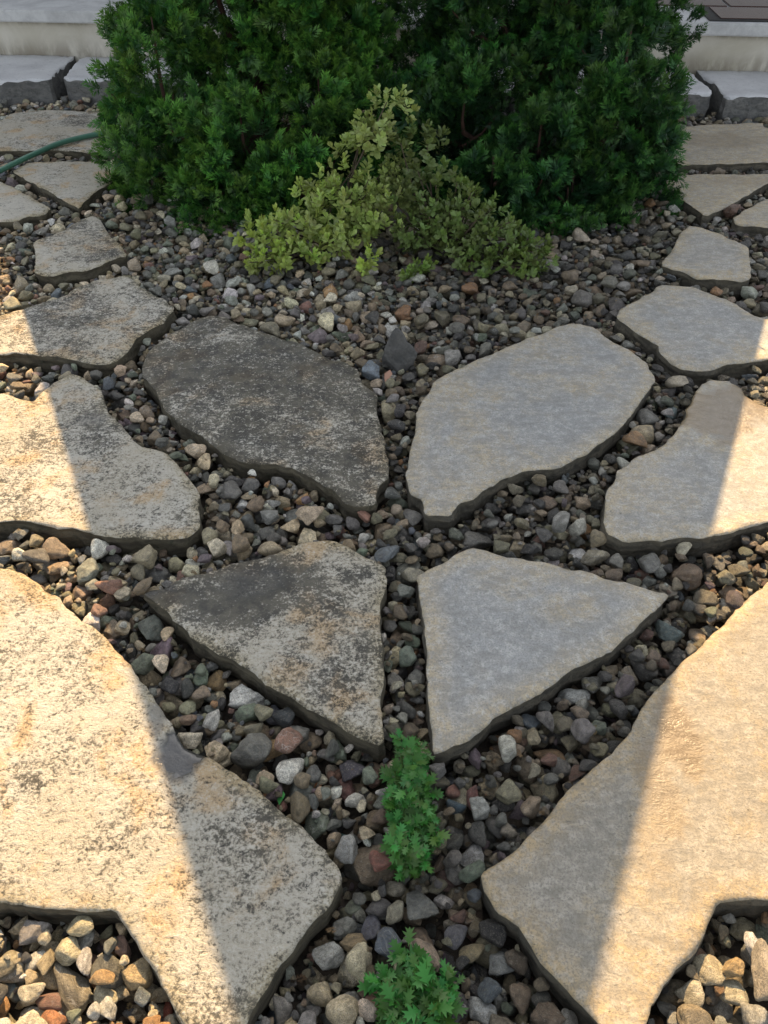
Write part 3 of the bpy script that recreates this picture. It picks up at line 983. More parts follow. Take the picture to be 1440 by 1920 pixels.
# the two near corner beds hold mostly cream and tan stones
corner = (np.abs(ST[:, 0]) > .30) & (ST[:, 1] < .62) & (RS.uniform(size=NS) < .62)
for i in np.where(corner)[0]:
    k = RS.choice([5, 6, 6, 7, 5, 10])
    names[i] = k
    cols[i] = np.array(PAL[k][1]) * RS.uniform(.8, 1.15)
for i, s_ in enumerate(STONES):
    if s_[7] is not None: cols[i] = np.array(s_[7]) * .80
# right-hand stones: wet gloss, plus that half's darker exposure painted into their colour
right_dim = np.clip((ST[:, 0] + .10 + RS.normal(size=NS) * .06) / .25, 0, 1)
dry = np.array([s_[7] is not None for s_ in STONES])  # hand-placed stones are left undimmed
cols = cols * np.array([1.44, 1.40, 1.28]) * (1 - .46 * right_dim * (~dry))[:, None]
wetn = np.clip(.50 + .45 * right_dim + RS.normal(size=NS) * .2, 0, 1)
tilt = RS.normal(size=(NS, 2)) * .20
tilt[dry] *= .35
shape_i = RS.randint(0, len(SHAPES), NS)

# which stones show largest
ii = np.clip(((ST[:, 0] - GX0) / CELL).astype(int), 0, NX - 1); jj = np.clip(((ST[:, 1] - GY0) / CELL).astype(int), 0, NY - 1)
open_top = H[jj, ii] - (ST[:, 2] + ST[:, 5]) < .004
pxs = np.array([to_px(p) for p in ST[:, :3]])
size = np.sqrt(ST[:, 3] * ST[:, 4]) * F_PX / pxs[:, 2]
inframe = (pxs[:, 0] > 4) & (pxs[:, 0] < 1436) & (pxs[:, 1] > 0) & (pxs[:, 1] < 1914)
score = np.where(open_top & inframe, size, 0)
order = np.argsort(-score)
single = set(range(sp_first, sp_last))
for i in order:
    if len(single) >= 300 or score[i] <= 0: break
    single.add(int(i))


def region_of(x, y):
    if y > 1690 and x < 330: return 'in the sunny gravel at the bottom left corner'
    if y > 1690 and x > 1210: return 'in the sunny gravel at the bottom right corner'
    if x < 735:
        if y > 1640: return 'between the huge left flagstone and the low leafy plant'
        if y > 1400: return 'between the huge left flagstone and the tall leafy plant'
        if y > 1010: return 'between the huge left and the stained wedge flagstones' if x < 640 else 'right of the stained wedge flagstone'
        return 'beside the blackened flagstone'
    if y > 1690: return 'between the low leafy plant and the huge right flagstone'
    if y > 1415: return 'between the tall leafy plant and the huge right flagstone'
    if y > 1010: return 'between the clean wedge and the huge right flagstones' if x > 800 else 'left of the clean wedge flagstone'
    return 'beside the large clean flagstone'


same = {}
for i in sorted(single):
    x, y, z, a, b, c, yaw = ST[i]
    o = bpy.data.objects.new('pebble', SHAPES[shape_i[i]])
    COL.objects.link(o)
    o.location = (x, y, z)
    o.rotation_euler = (tilt[i, 0], tilt[i, 1], yaw)
    o.scale = (a, b, c)
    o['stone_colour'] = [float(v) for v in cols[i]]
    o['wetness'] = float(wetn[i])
    reg = region_of(pxs[i, 0], pxs[i, 1])
    if STONES[i][8]:
        tag(o, STONES[i][8], 'pebble', 'pebbles of the gravel bed')
    else:
        nm = PAL[names[i]][0]
        sz = 'large' if size[i] > 26 else ('small' if size[i] < 19 else '')
        shp = 'long' if b / a < .74 else ('rounded' if shape_i[i] % 5 < 2 else ('angular' if shape_i[i] % 5 > 2 else 'blocky'))
        look = ' '.join(t for t in (sz, shp, nm) if t)
        tag(o, f'{look} pebble {reg}', 'pebble', f'{look} pebbles {reg}')
        same.setdefault(o['label'], []).append((pxs[i, 0], o))
for lb, lst in same.items():
    lst.sort(key=lambda t: t[0])
    if len(lst) > 1:
        lst[0][1]['label'] = 'leftmost ' + lb
        lst[-1][1]['label'] = 'rightmost ' + lb
    if len(lst) == 3: lst[1][1]['label'] = 'middle ' + lb
rest = np.array([i for i in range(NS) if i not in single])
pc = bpy.data.collections.new('pebble_shapes')
for k, me in enumerate(SHAPES):
    pc.objects.link(bpy.data.objects.new('pebble_shape_%02d' % k, me))
gme = bpy.data.meshes.new('gravel')
gme.vertices.add(len(rest))
gme.vertices.foreach_set('co', ST[rest, :3].astype(np.float32).ravel())
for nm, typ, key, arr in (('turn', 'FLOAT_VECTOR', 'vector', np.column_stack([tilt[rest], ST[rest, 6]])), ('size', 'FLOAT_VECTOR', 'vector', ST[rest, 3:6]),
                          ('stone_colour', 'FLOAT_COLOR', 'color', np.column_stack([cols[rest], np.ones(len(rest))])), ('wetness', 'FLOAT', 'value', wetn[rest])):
    at_ = gme.attributes.new(nm, typ, 'POINT')
    at_.data.foreach_set(key, np.ascontiguousarray(arr, dtype=np.float32).ravel())
at_ = gme.attributes.new('shape', 'INT', 'POINT')
at_.data.foreach_set('value', shape_i[rest].astype(np.int32))
gravel = link_mesh('gravel', gme)
gme.materials.append(M_PEB)
tag(gravel, 'mixed grey and brown river gravel filling the gaps between the flagstones', 'gravel', None, 'stuff')
ng = bpy.data.node_groups.new('scatter_gravel', 'GeometryNodeTree')
ng.interface.new_socket('Geometry', in_out='INPUT', socket_type='NodeSocketGeometry')
ng.interface.new_socket('Geometry', in_out='OUTPUT', socket_type='NodeSocketGeometry')
gi, go = ng.nodes.new('NodeGroupInput'), ng.nodes.new('NodeGroupOutput')
ci = ng.nodes.new('GeometryNodeCollectionInfo')
ci.inputs['Collection'].default_value = pc
ci.inputs['Separate Children'].default_value = True
ci.inputs['Reset Children'].default_value = True
iop = ng.nodes.new('GeometryNodeInstanceOnPoints')
iop.inputs['Pick Instance'].default_value = True


def named(nm, typ):
    nd = ng.nodes.new('GeometryNodeInputNamedAttribute')
    nd.data_type = typ
    nd.inputs['Name'].default_value = nm
    return nd.outputs['Attribute']


er = ng.nodes.new('FunctionNodeEulerToRotation')
ng.links.new(named('turn', 'FLOAT_VECTOR'), er.inputs[0])
ng.links.new(gi.outputs[0], iop.inputs['Points'])
ng.links.new(ci.outputs[0], iop.inputs['Instance'])
ng.links.new(named('shape', 'INT'), iop.inputs['Instance Index'])
ng.links.new(er.outputs[0], iop.inputs['Rotation'])
ng.links.new(named('size', 'FLOAT_VECTOR'), iop.inputs['Scale'])
ng.links.new(iop.outputs[0], go.inputs[0])
md = gravel.modifiers.new('scatter', 'NODES')
md.node_group = ng

# dark upright rock at the rear of the gravel bed, between the two paths
def rock(name, loc, scale, rot, mat, seed, label, cat):
    rs = np.random.RandomState(seed)
    V0, F0 = ico(5)
    N = rs.normal(size=(13, 3)); N /= np.linalg.norm(N, axis=1)[:, None]
    D = rs.uniform(.72, 1.0, 13)
    q = np.clip(V0 @ N.T, 0, None) / D
    V = V0 * (1 / np.power((q ** 14).sum(1) + .4 ** 14, 1 / 14))[:, None]
    nz = np.array([mnoise.noise(Vector(v * 2.5) + Vector((seed, 0, 0))) * .07 + mnoise.noise(Vector(v * 9)) * .025 for v in V])
    me = np_mesh(name, V * (1 + nz)[:, None] * np.array(scale), F0, True)
    o = link_mesh(name, me, mat)
    o.location = loc; o.rotation_euler = rot
    return tag(o, label, cat)


M_ROCK = plain_mat('dark_rock', (.045, .045, .042), (.115, .11, .10), 12, .8, .7, .012)
q = at(741, 700, .05)
rock('rock', (q.x + .01, q.y + .03, .075), (.048, .055, .062), (.1, -.25, .7), M_ROCK, 3, 'dark upright rock between the blackened and the large clean flagstones', 'rock')

# ------------------------------------------------------------------ foliage builders
def frame_from(d, nrm):
    """(N,3) growth directions and wished face normals -> rotation matrices with columns x, y=d, z=normal"""
    d = d / np.linalg.norm(d, axis=1)[:, None]
    n = nrm - (nrm * d).sum(1)[:, None] * d
    n /= np.linalg.norm(n, axis=1)[:, None] + 1e-9
    x = np.cross(d, n)
    return np.stack([x, d, n], axis=2)


def scatter(templates, pos, R, scale, vary, tipgain, rs):
    """copies of leaf templates -> one mesh's arrays"""
    vs, fs, tp, vr, n0 = [], [], [], [], 0
    pick = rs.randint(0, len(templates), len(pos))
    for k, (tv, tf, tt) in enumerate(templates):
        idx = np.where(pick == k)[0]
        if not len(idx): continue
        V = np.einsum('nij,vj->nvi', R[idx], tv) * scale[idx][:, None, None] + pos[idx][:, None, :]
        nv = len(tv)
        F = tf[None] + (np.arange(len(idx)) * nv)[:, None, None] + n0
        vs.append(V.reshape(-1, 3)); fs.append(F.reshape(-1, 3))
        tp.append(np.clip(tt[None] * tipgain[idx][:, None], 0, 1).ravel()); vr.append(np.repeat(vary[idx], nv))
        n0 += len(idx) * nv
    return np.concatenate(vs), np.concatenate(fs), np.concatenate(tp), np.concatenate(vr)


def cypress_frond(seed):
    """flattened scale-leaf spray: a curved rachis with alternate ragged side shoots"""
    rs = np.random.RandomState(seed)
    V, F, T = [], [], []

    def tri(a, b, c, ta, tb, tc):
        n = len(V); V.extend([a, b, c]); T.extend([ta, tb, tc]); F.append((n, n + 1, n + 2))

    def shoot(base, ang, ln, wd):
        d = np.array([math.sin(ang), math.cos(ang)]); pn = np.array([d[1], -d[0]])
        r = lambda s_, o_: base + d * ln * s_ + pn * wd * o_
        t0 = np.linalg.norm(base)
        sd_ = 1 if rs.uniform() < .5 else -1
        tri(r(0, 0), r(.66, -1), r(.60, 1), t0, t0 + ln * .6, t0 + ln * .6)
        tri(r(.5, -.9), r(1.05, .1), r(.5, .9), t0 + ln * .6, t0 + ln * 1.15, t0 + ln * .6)
        tri(r(.30, 0), r(.86, sd_ * 2.7), r(.52, sd_ * .4), t0 + ln * .3, t0 + ln, t0 + ln * .5)
    n = 6
    for k in range(n):
        s_ = .06 + .80 * k / n
        for sd_ in (-1, 1):
            shoot(np.array([rs.normal() * .012, s_ + (.06 if sd_ > 0 else 0)]), sd_ * rs.uniform(.5, .9), (.52 - .30 * s_) * rs.uniform(.75, 1.25), .042)
    shoot(np.array([0, .60]), rs.normal() * .1, .45, .045)
    P = np.array(V)
    x, y = P[:, 0], P[:, 1]
    z = -rs.uniform(.25, .8) * x * x + rs.uniform(-.35, .15) * y * y + np.sin(x * 9 + y * 7 + seed) * .025
    t = np.clip((np.array(T) - .45) / .6, 0, 1)
    return np.column_stack([x, y, z]), np.array(F), t


FRONDS = [cypress_frond(k) for k in range(7)]


def conifer(loc, plumes, trunk_h, seed, mat, label, trunk_lean=(0, 0)):
    """upright hinoki-type conifer: plumes > lobes > cups of fan-shaped sprays"""
    rs = np.random.RandomState(seed)
    root = empty('conifer', loc)
    tag(root, label, 'conifer', 'conifers behind the gravel')
    L = np.array(loc)
    pos, dirs, nrm, scl, vary, tg = [], [], [], [], [], []
    for (bx, by, ht, r0, z0, dens) in plumes:
        base = np.array([bx, by, z0])
        n_l = int(dens * (9 + 2 * math.pi * r0 * (ht - z0) * 20))
        for _ in range(n_l):
            t = rs.uniform(0, 1) ** 1.12
            prof = math.sin(math.pi * min(1, .30 + .70 * t)) ** .62 if t < .97 else .12
            R = r0 * prof * rs.uniform(.80, 1.1)
            ph = rs.uniform(0, 2 * math.pi)
            rad = np.array([math.cos(ph), math.sin(ph), 0])
            lc = base + rad * R + np.array([0, 0, (ht - z0) * t])
            lr = rs.uniform(.052, .092) * (1 if t < .9 else .7)
            lv = rs.uniform(0, 1)
            up = .75 + .5 * t
            axis = rad * (1.0 - .45 * t) + np.array([0, 0, up * .75])
            axis /= np.linalg.norm(axis)
            for _ in range(9):
                u = rs.normal(size=3); u /= np.linalg.norm(u)
                if u @ axis < -.25: u = -u
                cc = lc + u * lr
                ca = axis * .65 + u * .9
                ca /= np.linalg.norm(ca)
                m = 5
                dd = ca[None] + rs.normal(size=(m, 3)) * .45
                dd[:, 2] += .1
                pos.append(cc[None] + rs.normal(size=(m, 3)) * .008 - dd * .02)
                dirs.append(dd)
                nrm.append(np.tile(u + rad * .5, (m, 1)) + rs.normal(size=(m, 3)) * .55)
                scl.append(rs.uniform(.052, .092, m))
                vary.append(np.clip(lv * .6 + rs.uniform(0, .4, m), 0, 1))
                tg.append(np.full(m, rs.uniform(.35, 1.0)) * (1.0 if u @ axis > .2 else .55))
        # sparse brownish inner sprays along the stem
        m = int(120 * dens)
        tt = rs.uniform(0, .9, m); ph = rs.uniform(0, 2 * math.pi, m)
        rr = r0 * .45 * rs.uniform(.3, 1, m)
        pos.append(base + np.column_stack([np.cos(ph) * rr, np.sin(ph) * rr, (ht - z0) * tt]))
        dirs.append(np.column_stack([np.cos(ph), np.sin(ph), rs.uniform(.1, 1, m)]))
        nrm.append(rs.normal(size=(m, 3)))
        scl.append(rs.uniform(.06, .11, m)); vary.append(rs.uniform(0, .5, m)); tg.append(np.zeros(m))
    pos, dirs, nrm = np.concatenate(pos), np.concatenate(dirs), np.concatenate(nrm)
    scl, vary, tg = np.concatenate(scl), np.concatenate(vary), np.concatenate(tg)
    keep = pos[:, 2] > .03
    pos, dirs, nrm, scl, vary, tg = pos[keep], dirs[keep], nrm[keep], scl[keep], vary[keep], tg[keep]
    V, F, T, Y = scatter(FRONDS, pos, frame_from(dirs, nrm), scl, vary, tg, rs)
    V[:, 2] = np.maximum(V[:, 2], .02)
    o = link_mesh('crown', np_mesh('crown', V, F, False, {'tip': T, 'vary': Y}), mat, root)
    o.location = (0, 0, 0)
    # trunk and one limb to each plume
    parts = []
    zs = np.linspace(0, trunk_h, 12)
    tp = [(math.sin(z * 2.1 + seed) * .02 + trunk_lean[0] * z, math.cos(z * 1.7) * .02 + trunk_lean[1] * z, z) for z in zs]
    parts.append(tube(tp, [.062 * (1 - .75 * i / 11) + (.03 if i == 0 else 0) for i in range(12)], 10))
    for (bx, by, ht, r0, z0, dens) in plumes:
        k = [(0, 0, .12 + z0 * .5), (bx * .5, by * .5, .18 + z0 * .8), (bx, by, .35 + z0), (bx * 1.02, by * 1.02, .65 * ht + .35 * z0), (bx, by, ht * .94)]
        parts.append(tube(k, [.022, .018, .012, .008, .003], 7))
        for _ in range(2):
            t = rs.uniform(.15, .85); ph = rs.uniform(0, 2 * math.pi)
            z = z0 + (ht - z0) * t
            e = np.array([bx + math.cos(ph) * r0 * .8, by + math.sin(ph) * r0 * .8, z + .12])
            parts.append(tube([(bx, by, z - .03), (bx * .5 + e[0] * .5, by * .5 + e[1] * .5, z + .02), tuple(e)], [.010, .007, .003], 5, False))
    v, f = join_parts(parts)
    t = link_mesh('trunk', np_mesh('trunk', v, f, True), M_BARK, root)
    t.location = (0, 0, 0)
    return root


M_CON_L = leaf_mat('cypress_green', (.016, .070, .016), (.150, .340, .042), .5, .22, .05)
M_CON_R = leaf_mat('dimmed_cypress_green', (.010, .045, .015), (.080, .205, .030), .5, .22, .05)  # darker exposure of the right half put into the foliage green


def plume(px, y_plane, top_px, rad_px, foot_px, root, dens=1.0):
    """plume whose axis stands at picture column px, y_plane metres away, top at picture row top_px"""
    foot = at(px, foot_px, .02)
    dep = to_px((0, y_plane, .4))[2]
    X = (px - 720) / F_PX * dep
    # height whose picture row is top_px at that distance
    b = -(top_px - 960) / F_PX
    ang = math.atan(b) - PITCH
    top = CAM_Z + y_plane * math.tan(ang)
    return (X - root[0], y_plane - root[1], top, rad_px / F_PX * dep, .0, dens)


RL = (-.66, 4.30, 0)
pl = [plume(318, 3.92, 5, 108, 420, RL), plume(270, 4.05, 180, 72, 400, RL), plume(455, 3.72, 190, 84, 430, RL), plume(385, 3.66, 300, 78, 430, RL, .9),
      (0.12, .12, 2.3, .42, .12, 1.0), (-.32, .28, 2.0, .36, .0, .8), plume(600, 3.95, 110, 95, 420, RL), plume(545, 3.62, 285, 72, 440, RL),
      (.52, .30, 1.9, .34, .1, .8), (.18, .50, 2.3, .40, .3, .8), (.30, -.05, 1.7, .30, .45, .9), (-.12, -.02, 1.6, .26, .50, .9), plume(690, 4.05, 120, 70, 430, RL, .8)]
conifer(RL, pl, 2.4, 11, M_CON_L, 'bushy bright green conifer left of the central shrub', (.02, 0))
RR = (.82, 4.25, 0)
pr = [plume(1150, 3.88, 18, 112, 420, RR), plume(1210, 4.0, 200, 66, 400, RR), plume(1012, 3.68, 205, 86, 430, RR), plume(1085, 3.62, 315, 78, 440, RR, .9),
      (-.10, .12, 2.3, .42, .12, 1.0), (.30, .28, 2.0, .36, .0, .8), plume(870, 3.92, 125, 95, 420, RR), plume(930, 3.58, 300, 72, 440, RR),
      (-.50, .30, 1.9, .34, .1, .8), (-.18, .50, 2.3, .40, .3, .8), (-.30, -.05, 1.7, .30, .45, .9), (.12, -.02, 1.6, .26, .50, .9), plume(790, 4.0, 135, 70, 430, RR, .8)]
conifer(RR, pr, 2.4, 12, M_CON_R, 'bushy dimmed green conifer right of the central shrub', (-.02, 0))


def oval_leaf(fold, bend):
    w = .27
    V = np.array([(0, 0, 0), (-w * .7, .38, 0), (0, .42, -fold), (w * .7, .38, 0), (-w, .68, 0), (0, .70, -fold), (w, .68, 0), (0, 1.0, 0)], float)
    V[:, 2] += bend * V[:, 1] ** 2
    F = np.array([(0, 2, 1), (0, 3, 2), (1, 2, 5), (1, 5, 4), (2, 3, 6), (2, 6, 5), (4, 5, 7), (5, 6, 7)])
    return V, F, np.array([0, .3, .3, .3, .6, .6, .6, 1.0])


OVALS = [oval_leaf(.05, -.12), oval_leaf(.08, -.3), oval_leaf(.03, .08)]


def shrub(loc, sprays, seed, mat, label, leaf=.034):
    """small-leaved shrub: stems ending in whorls of oval leaves. sprays: (x, y, z, spread, count, young)"""
    rs = np.random.RandomState(seed)
    root = empty('shrub', loc)
    tag(root, label, 'shrub', 'shrubs in front of the conifers')
    pos, dirs, nrm, scl, vary, tg = [], [], [], [], [], []
    parts = []
    for (sx, sy, sz, spread, cnt, young) in sprays:
        c = np.array([sx, sy, sz])
        for _ in range(cnt):
            u = rs.normal(size=3); u /= np.linalg.norm(u)
            if u[2] < -.35: u[2] *= -1
            q = c + u * np.array([1, 1, .8]) * spread * rs.uniform(.35, 1.05)
            q[2] = max(q[2], .06)
            ax = u * .8 + np.array([0, -.15, .9]) + rs.normal(size=3) * .25
            ax /= np.linalg.norm(ax)
            ln = rs.uniform(.03, .07)
            yv = rs.uniform(0, 1)
            m = rs.randint(14, 21)
            tt = rs.uniform(0, 1, m)
            dd = rs.normal(size=(m, 3)); dd -= (dd @ ax)[:, None] * ax; dd /= np.linalg.norm(dd, axis=1)[:, None]
            dd = dd * (1.1 - .75 * tt)[:, None] + ax[None] * (.25 + .8 * tt)[:, None]
            pos.append(q + ax * (tt * ln)[:, None]); dirs.append(dd)
            nrm.append(np.tile(ax, (m, 1)) + rs.normal(size=(m, 3)) * .25)
            scl.append(leaf * rs.uniform(.5, 1.3, m) * (1 - .3 * tt))
            vary.append(np.clip(yv * .6 + rs.uniform(0, .4, m), 0, 1))
            tg.append(np.full(m, young * rs.uniform(.1, 1.0)) + (tt > .6) * .35 * young)
            if rs.uniform() < .12:
                mid = (q + np.array([0, .1, .05])) * .5 + rs.normal(size=3) * .02
                parts.append(tube([(rs.normal() * .03, .1 + rs.normal() * .03, .0), tuple(mid), tuple(q + ax * ln * .8)], [.006, .004, .002], 5, False))
    pos, dirs, nrm = np.concatenate(pos), np.concatenate(dirs), np.concatenate(nrm)
    scl, vary, tg = np.concatenate(scl), np.concatenate(vary), np.concatenate(tg)
    T2 = [(v, f, np.ones(len(t))) for v, f, t in OVALS]
    V, F, T, Y = scatter(T2, pos, frame_from(dirs, nrm), scl, vary, tg, rs)
    o = link_mesh('foliage', np_mesh('foliage', V, F, True, {'tip': T, 'vary': Y}), mat, root); o.location = (0, 0, 0)
    v, f = join_parts(parts)
    o = link_mesh('stem', np_mesh('stem', v, f, True), M_TWIG, root); o.location = (0, 0, 0)
    return root


def spray_px(px, py, z, y_plane, spread, cnt, young, root):
    """spray centre at picture column px, row py, at y_plane metres"""
    b = -(py - 960) / F_PX
    ang = math.atan(b) - PITCH
    zz = CAM_Z + y_plane * math.tan(ang)
    dep = to_px((0, y_plane, zz))[2]
    return ((px - 720) / F_PX * dep - root[0], y_plane - root[1], max(.08, zz), spread, cnt, young)


M_SHR_L = leaf_mat('olive_lime_leaf', (.31, .355, .130), (.44, .58, .10), .36, .3, .05, .45)
M_SHR_R = leaf_mat('dimmed_olive_leaf', (.135, .170, .060), (.20, .30, .058), .36, .3, .05, .45)  # leaf colour lowered to carry the right half's dimmer exposure
SL_ = (-.27, 3.22, 0)
sl = [spray_px(*a, SL_) for a in [(505, 470, 0, 3.12, .10, 26, .7), (500, 505, 0, 3.02, .06, 12, .9), (560, 440, 0, 3.15, .12, 34, .6), (560, 490, 0, 3.06, .09, 22, .6),
      (620, 415, 0, 3.2, .13, 38, .5), (630, 470, 0, 3.1, .10, 26, .5), (680, 400, 0, 3.25, .12, 30, .4), (690, 450, 0, 3.2, .08, 14, .5), (690, 505, 0, 3.0, .045, 9, 1.0),
      (590, 375, 0, 3.3, .10, 18, .7), (650, 345, 0, 3.35, .09, 14, .5), (700, 270, 0, 3.4, .13, 28, .25), (735, 215, 0, 3.45, .08, 14, .3), (655, 290, 0, 3.4, .06, 9, .4), (470, 445, 0, 3.15, .05, 6, .8), (730, 340, 0, 3.4, .09, 14, .2), (715, 430, 0, 3.22, .09, 18, .4), (722, 385, 0, 3.3, .10, 18, .3)]]
shrub(SL_, sl, 31, M_SHR_L, 'low lime and olive leaved shrub in front of the left conifer')
SR_ = (.28, 3.18, 0)
sr = [spray_px(*a, SR_) for a in [(985, 490, 0, 3.1, .09, 22, .6), (985, 525, 0, 3.0, .05, 9, .7), (930, 460, 0, 3.12, .12, 32, .5), (935, 505, 0, 3.02, .08, 18, .5),
      (870, 430, 0, 3.18, .13, 36, .4), (865, 485, 0, 3.08, .10, 24, .4), (815, 420, 0, 3.22, .11, 26, .4), (800, 470, 0, 3.15, .08, 14, .4), (785, 525, 0, 2.98, .045, 9, 1.0),
      (895, 385, 0, 3.28, .09, 14, .6), (835, 350, 0, 3.33, .08, 12, .5), (790, 290, 0, 3.38, .12, 22, .25), (770, 340, 0, 3.36, .09, 13, .2), (1015, 485, 0, 3.1, .04, 5, .6), (770, 440, 0, 3.2, .09, 16, .4), (765, 390, 0, 3.28, .10, 16, .3)]]
shrub(SR_, sr, 32, M_SHR_R, 'low dimmed olive leaved shrub in front of the right conifer')


def lobed_leaf(seed):
    """deeply cut leaf on a stalk: a lobed blade either side of the midrib"""
    rs = np.random.RandomState(seed)
    mid = [(0, 0), (0, .30), (0, .55), (0, .78), (0, 1.0)]
    V = [(x, y, 0.0) for x, y in mid]
    F = []
    for sd_ in (-1, 1):
        lob = [(.05, .20), (.34, .42 + rs.uniform(-.05, .05)), (.13, .45), (.42, .72 + rs.uniform(-.05, .05)), (.13, .68), (.26, .98 + rs.uniform(-.05, .05)), (.08, .86)]
        ids = []
        for x, y in lob:
            ids.append(len(V)); V.append((sd_ * x, y, abs(x) * .22))
        a = [(0, ids[0], 1), (1, ids[0], ids[1]), (1, ids[1], ids[2]), (1, ids[2], 2), (2, ids[2], ids[3]), (2, ids[3], ids[4]), (2, ids[4], 3), (3, ids[4], ids[5]), (3, ids[5], ids[6]), (3, ids[6], 4)]
        F += [t if sd_ > 0 else t[::-1] for t in a]
    V = np.array(V, float)
    V[:, 2] -= rs.uniform(.1, .35) * V[:, 1] ** 2
    return V, np.array(F), np.ones(len(V))


LOBED = [lobed_leaf(k) for k in range(5)]


def leafy_plant(foot, stems, seed, mat, label, leaf=.024):
    rs = np.random.RandomState(seed)
    root = empty('leafy_plant', foot)
    tag(root, label, 'plant', 'leafy plants in the gravel')
    pos, dirs, nrm, scl, vary, tg, parts = [], [], [], [], [], [], []
    for (sx, sy, hz, n) in stems:
        e = np.array([sx, sy, hz])
        parts.append(tube([(sx * .45, sy * .6, .0), (sx * .7, sy * .8, hz * .6), tuple(e)], [.0035, .003, .0018], 6, False))
        for k in range(n):
            t = .35 + .65 * (k + rs.uniform(0, 1)) / n
            c = np.array([sx * (.45 + .55 * t), sy * (.6 + .4 * t), hz * t]) + rs.normal(size=3) * .006
            a = k * 2.4 + rs.uniform(-.4, .4)
            d = np.array([math.cos(a), math.sin(a), rs.uniform(.15, .9) * (.4 + t)])
            pos.append(c); dirs.append(d)
            nrm.append(np.array([0, 0, 1]) + rs.normal(size=3) * .35)
            scl.append(leaf * rs.uniform(.5, 1.4)); vary.append(rs.uniform(0, 1)); tg.append(.2 + .7 * t * rs.uniform(.3, 1))
    V, F, T, Y = scatter(LOBED, np.array(pos), frame_from(np.array(dirs), np.array(nrm)), np.array(scl), np.array(vary), np.array(tg), rs)
    o = link_mesh('foliage', np_mesh('foliage', V, F, False, {'tip': T, 'vary': Y}), mat, root); o.location = (0, 0, 0)
    v, f = join_parts(parts)
    o = link_mesh('stem', np_mesh('stem', v, f, True), M_LEAFSTEM, root); o.location = (0, 0, 0)
    return root


M_LEAFSTEM = plain_mat('green_stem', (.05, .10, .02), (.08, .15, .03), 20, .5, .2, .002)
M_LOBED = leaf_mat('fresh_green_leaf', (.020, .092, .018), (.068, .205, .030), .45, .22, .06, .4)
ps = np.random.RandomState(5)


def plant_stems(px_list, z, foot, n):
    out = []
    for (x, y) in px_list:
        h = z * ps.uniform(.75, 1.15)
        q = at(x, y, h)
        out.append((q.x - foot[0], q.y - foot[1], h, n))
    return out


f1 = at(762, 1560, .03); f1.z = .03
leafy_plant(f1, plant_stems([(750, 1400), (785, 1410), (740, 1460), (775, 1450), (805, 1480), (735, 1510), (765, 1500), (800, 1530), (745, 1560), (780, 1560), (808, 1580), (760, 1600), (790, 1620), (765, 1640), (738, 1590)], .13, f1, 42), 41, M_LOBED,
            'tall leafy green plant standing between the two wedge flagstones and the huge ones')
f2 = at(775, 1900, .03); f2.z = .03
leafy_plant(f2, plant_stems([(715, 1850), (740, 1890), (765, 1800), (790, 1830), (775, 1860), (815, 1870), (845, 1860), (800, 1900), (760, 1910), (830, 1910), (725, 1920), (790, 1950), (750, 1960)], .12, f2, 36), 42, M_LOBED,
            'low leafy green plant at the bottom frame edge', .028)

# ------------------------------------------------------------------ garden hose
def hose_mat():
    g = NT('green_hose')
    p = g.obj()
    n1 = g.noise(p, 30, 4, .6)
    g.set(g.b.inputs['Base Color'], g.mix(n1, (.045, .14, .095), (.085, .22, .15)))
    g.set(g.b.inputs['Roughness'], .45)
    return g.m


hp = [at(x, y, z) for x, y, z in ((-420, 560, .08), (-250, 450, .10), (-120, 378, .12), (-50, 345, .119), (0, 320, .120), (40, 300, .120), (75, 284, .121), (105, 271, .122), (135, 262, .121), (170, 254, .121), (205, 249, .121), (245, 252, .12), (290, 262, .10))]
hp += [Vector((-1.0, 4.75, .06)), Vector((-.3, 4.9, .06))]
sm = []
for i in range(len(hp) - 1):
    p0, p1, p2, p3 = hp[max(0, i - 1)], hp[i], hp[i + 1], hp[min(len(hp) - 1, i + 2)]
    for k in range(8):
        t = k / 8
        sm.append(.5 * ((2 * p1) + (p2 - p0) * t + (2 * p0 - 5 * p1 + 4 * p2 - p3) * t * t + (3 * p1 - p0 - 3 * p2 + p3) * t ** 3))
sm.append(hp[-1])
v, f = tube([tuple(q) for q in sm], [.0135] * len(sm), 12)
hose = link_mesh('garden_hose', np_mesh('garden_hose', v, f, True), hose_mat())
tag(hose, 'green garden hose lying over the far flagstones at the left', 'hose')

# ------------------------------------------------------------------ fallen bits
def surf(x, y):
    q = at(x, y, .06)
    i, j = int((q.x - GX0) / CELL), int((q.y - GY0) / CELL)
    h = H[j, i]
    return Vector((q.x, q.y, (Z_TOP if h > 5 else h) + .004))


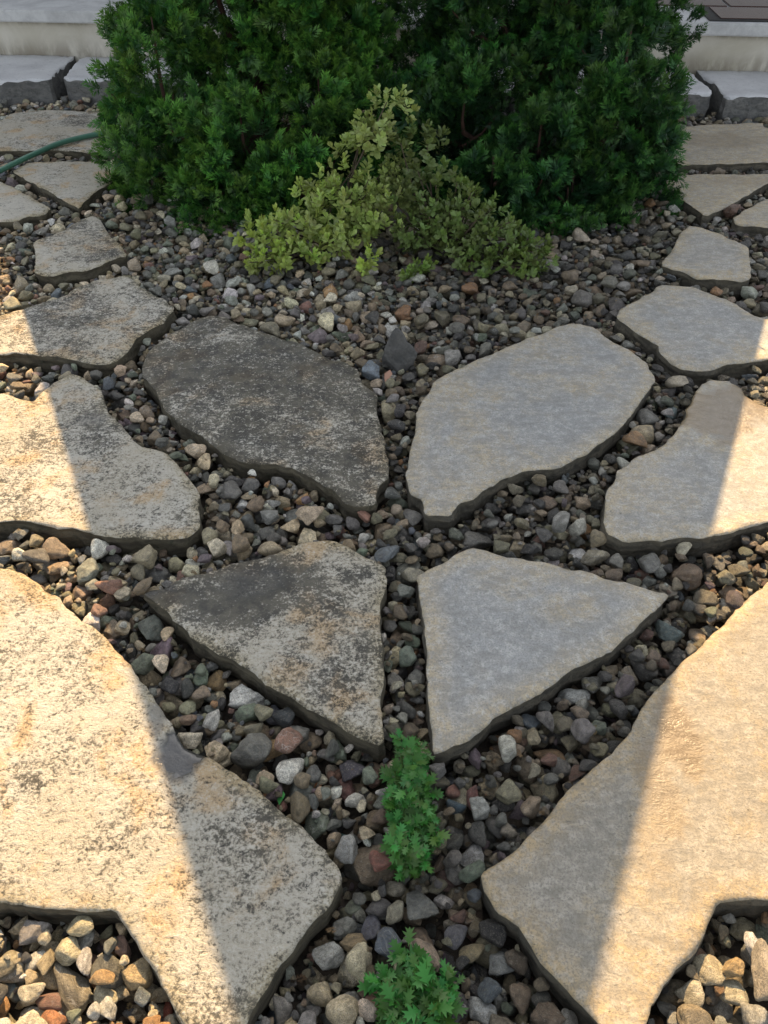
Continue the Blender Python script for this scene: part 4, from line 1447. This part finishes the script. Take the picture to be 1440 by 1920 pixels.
def bit(name, tmpl, px, py, size_, yaw, mat, label, cat, tip=.6):
    v_, f_, t_ = tmpl
    me = np_mesh(name, v_ * size_, f_, False, {'tip': np.full(len(v_), tip), 'vary': np.full(len(v_), .5)})
    o = link_mesh(name, me, mat)
    o.location = surf(px, py)
    o.rotation_euler = (.25, -.2, yaw)
    return tag(o, label, cat)


M_DEAD = leaf_mat('dry_orange_spray', (.30, .115, .045), (.42, .20, .09), .7, .1, .04)
M_PINK = leaf_mat('faded_pink_leaf', (.42, .22, .15), (.50, .30, .20), .7, .2, .04)
M_LIME = leaf_mat('fallen_green_leaf', (.05, .26, .06), (.08, .36, .08), .5, .2, .04)
bit('dry_cypress_spray', FRONDS[0], 590, 1490, .058, .25, M_DEAD, 'dry orange cypress spray fallen on the gravel below the large white stone', 'dry twig')
bit('fallen_leaf', OVALS[1], 523, 1508, .032, -.1, M_LIME, 'small green leaf on a dark pebble beside the huge left flagstone', 'leaf')
bit('fallen_leaf', OVALS[2], 722, 722, .055, -.4, M_PINK, 'faded pink leaf beside the dark upright rock', 'leaf')
bit('fallen_leaf', OVALS[0], 815, 1838, .030, 2.4, M_LIME, 'pale green fallen leaf near the low leafy plant', 'leaf', 1.0)

# dead needles and twig scraps caught between the stones
rl = np.random.RandomState(77)
lc_ = cells[rl.randint(0, len(cells), 900)]
lp = np.array([(CX[i], CY[j], H[j, i] + .002) for j, i in lc_])
ld = np.column_stack([rl.normal(size=(len(lp), 2)), rl.normal(size=len(lp)) * .2])
V, F, T, Y = scatter(FRONDS, lp, frame_from(ld, np.tile([0, 0, 1.0], (len(lp), 1)) + rl.normal(size=(len(lp), 3)) * .3), rl.uniform(.008, .022, len(lp)),
                     rl.uniform(0, 1, len(lp)), np.full(len(lp), .5), rl)
M_LITTER = leaf_mat('dry_litter', (.12, .075, .035), (.22, .14, .07), .8, .05, .05)
tag(link_mesh('needle_litter', np_mesh('needle_litter', V, F, False, {'tip': T, 'vary': Y}), M_LITTER), 'scraps of dry brown needles scattered over the gravel', None, None, 'stuff')
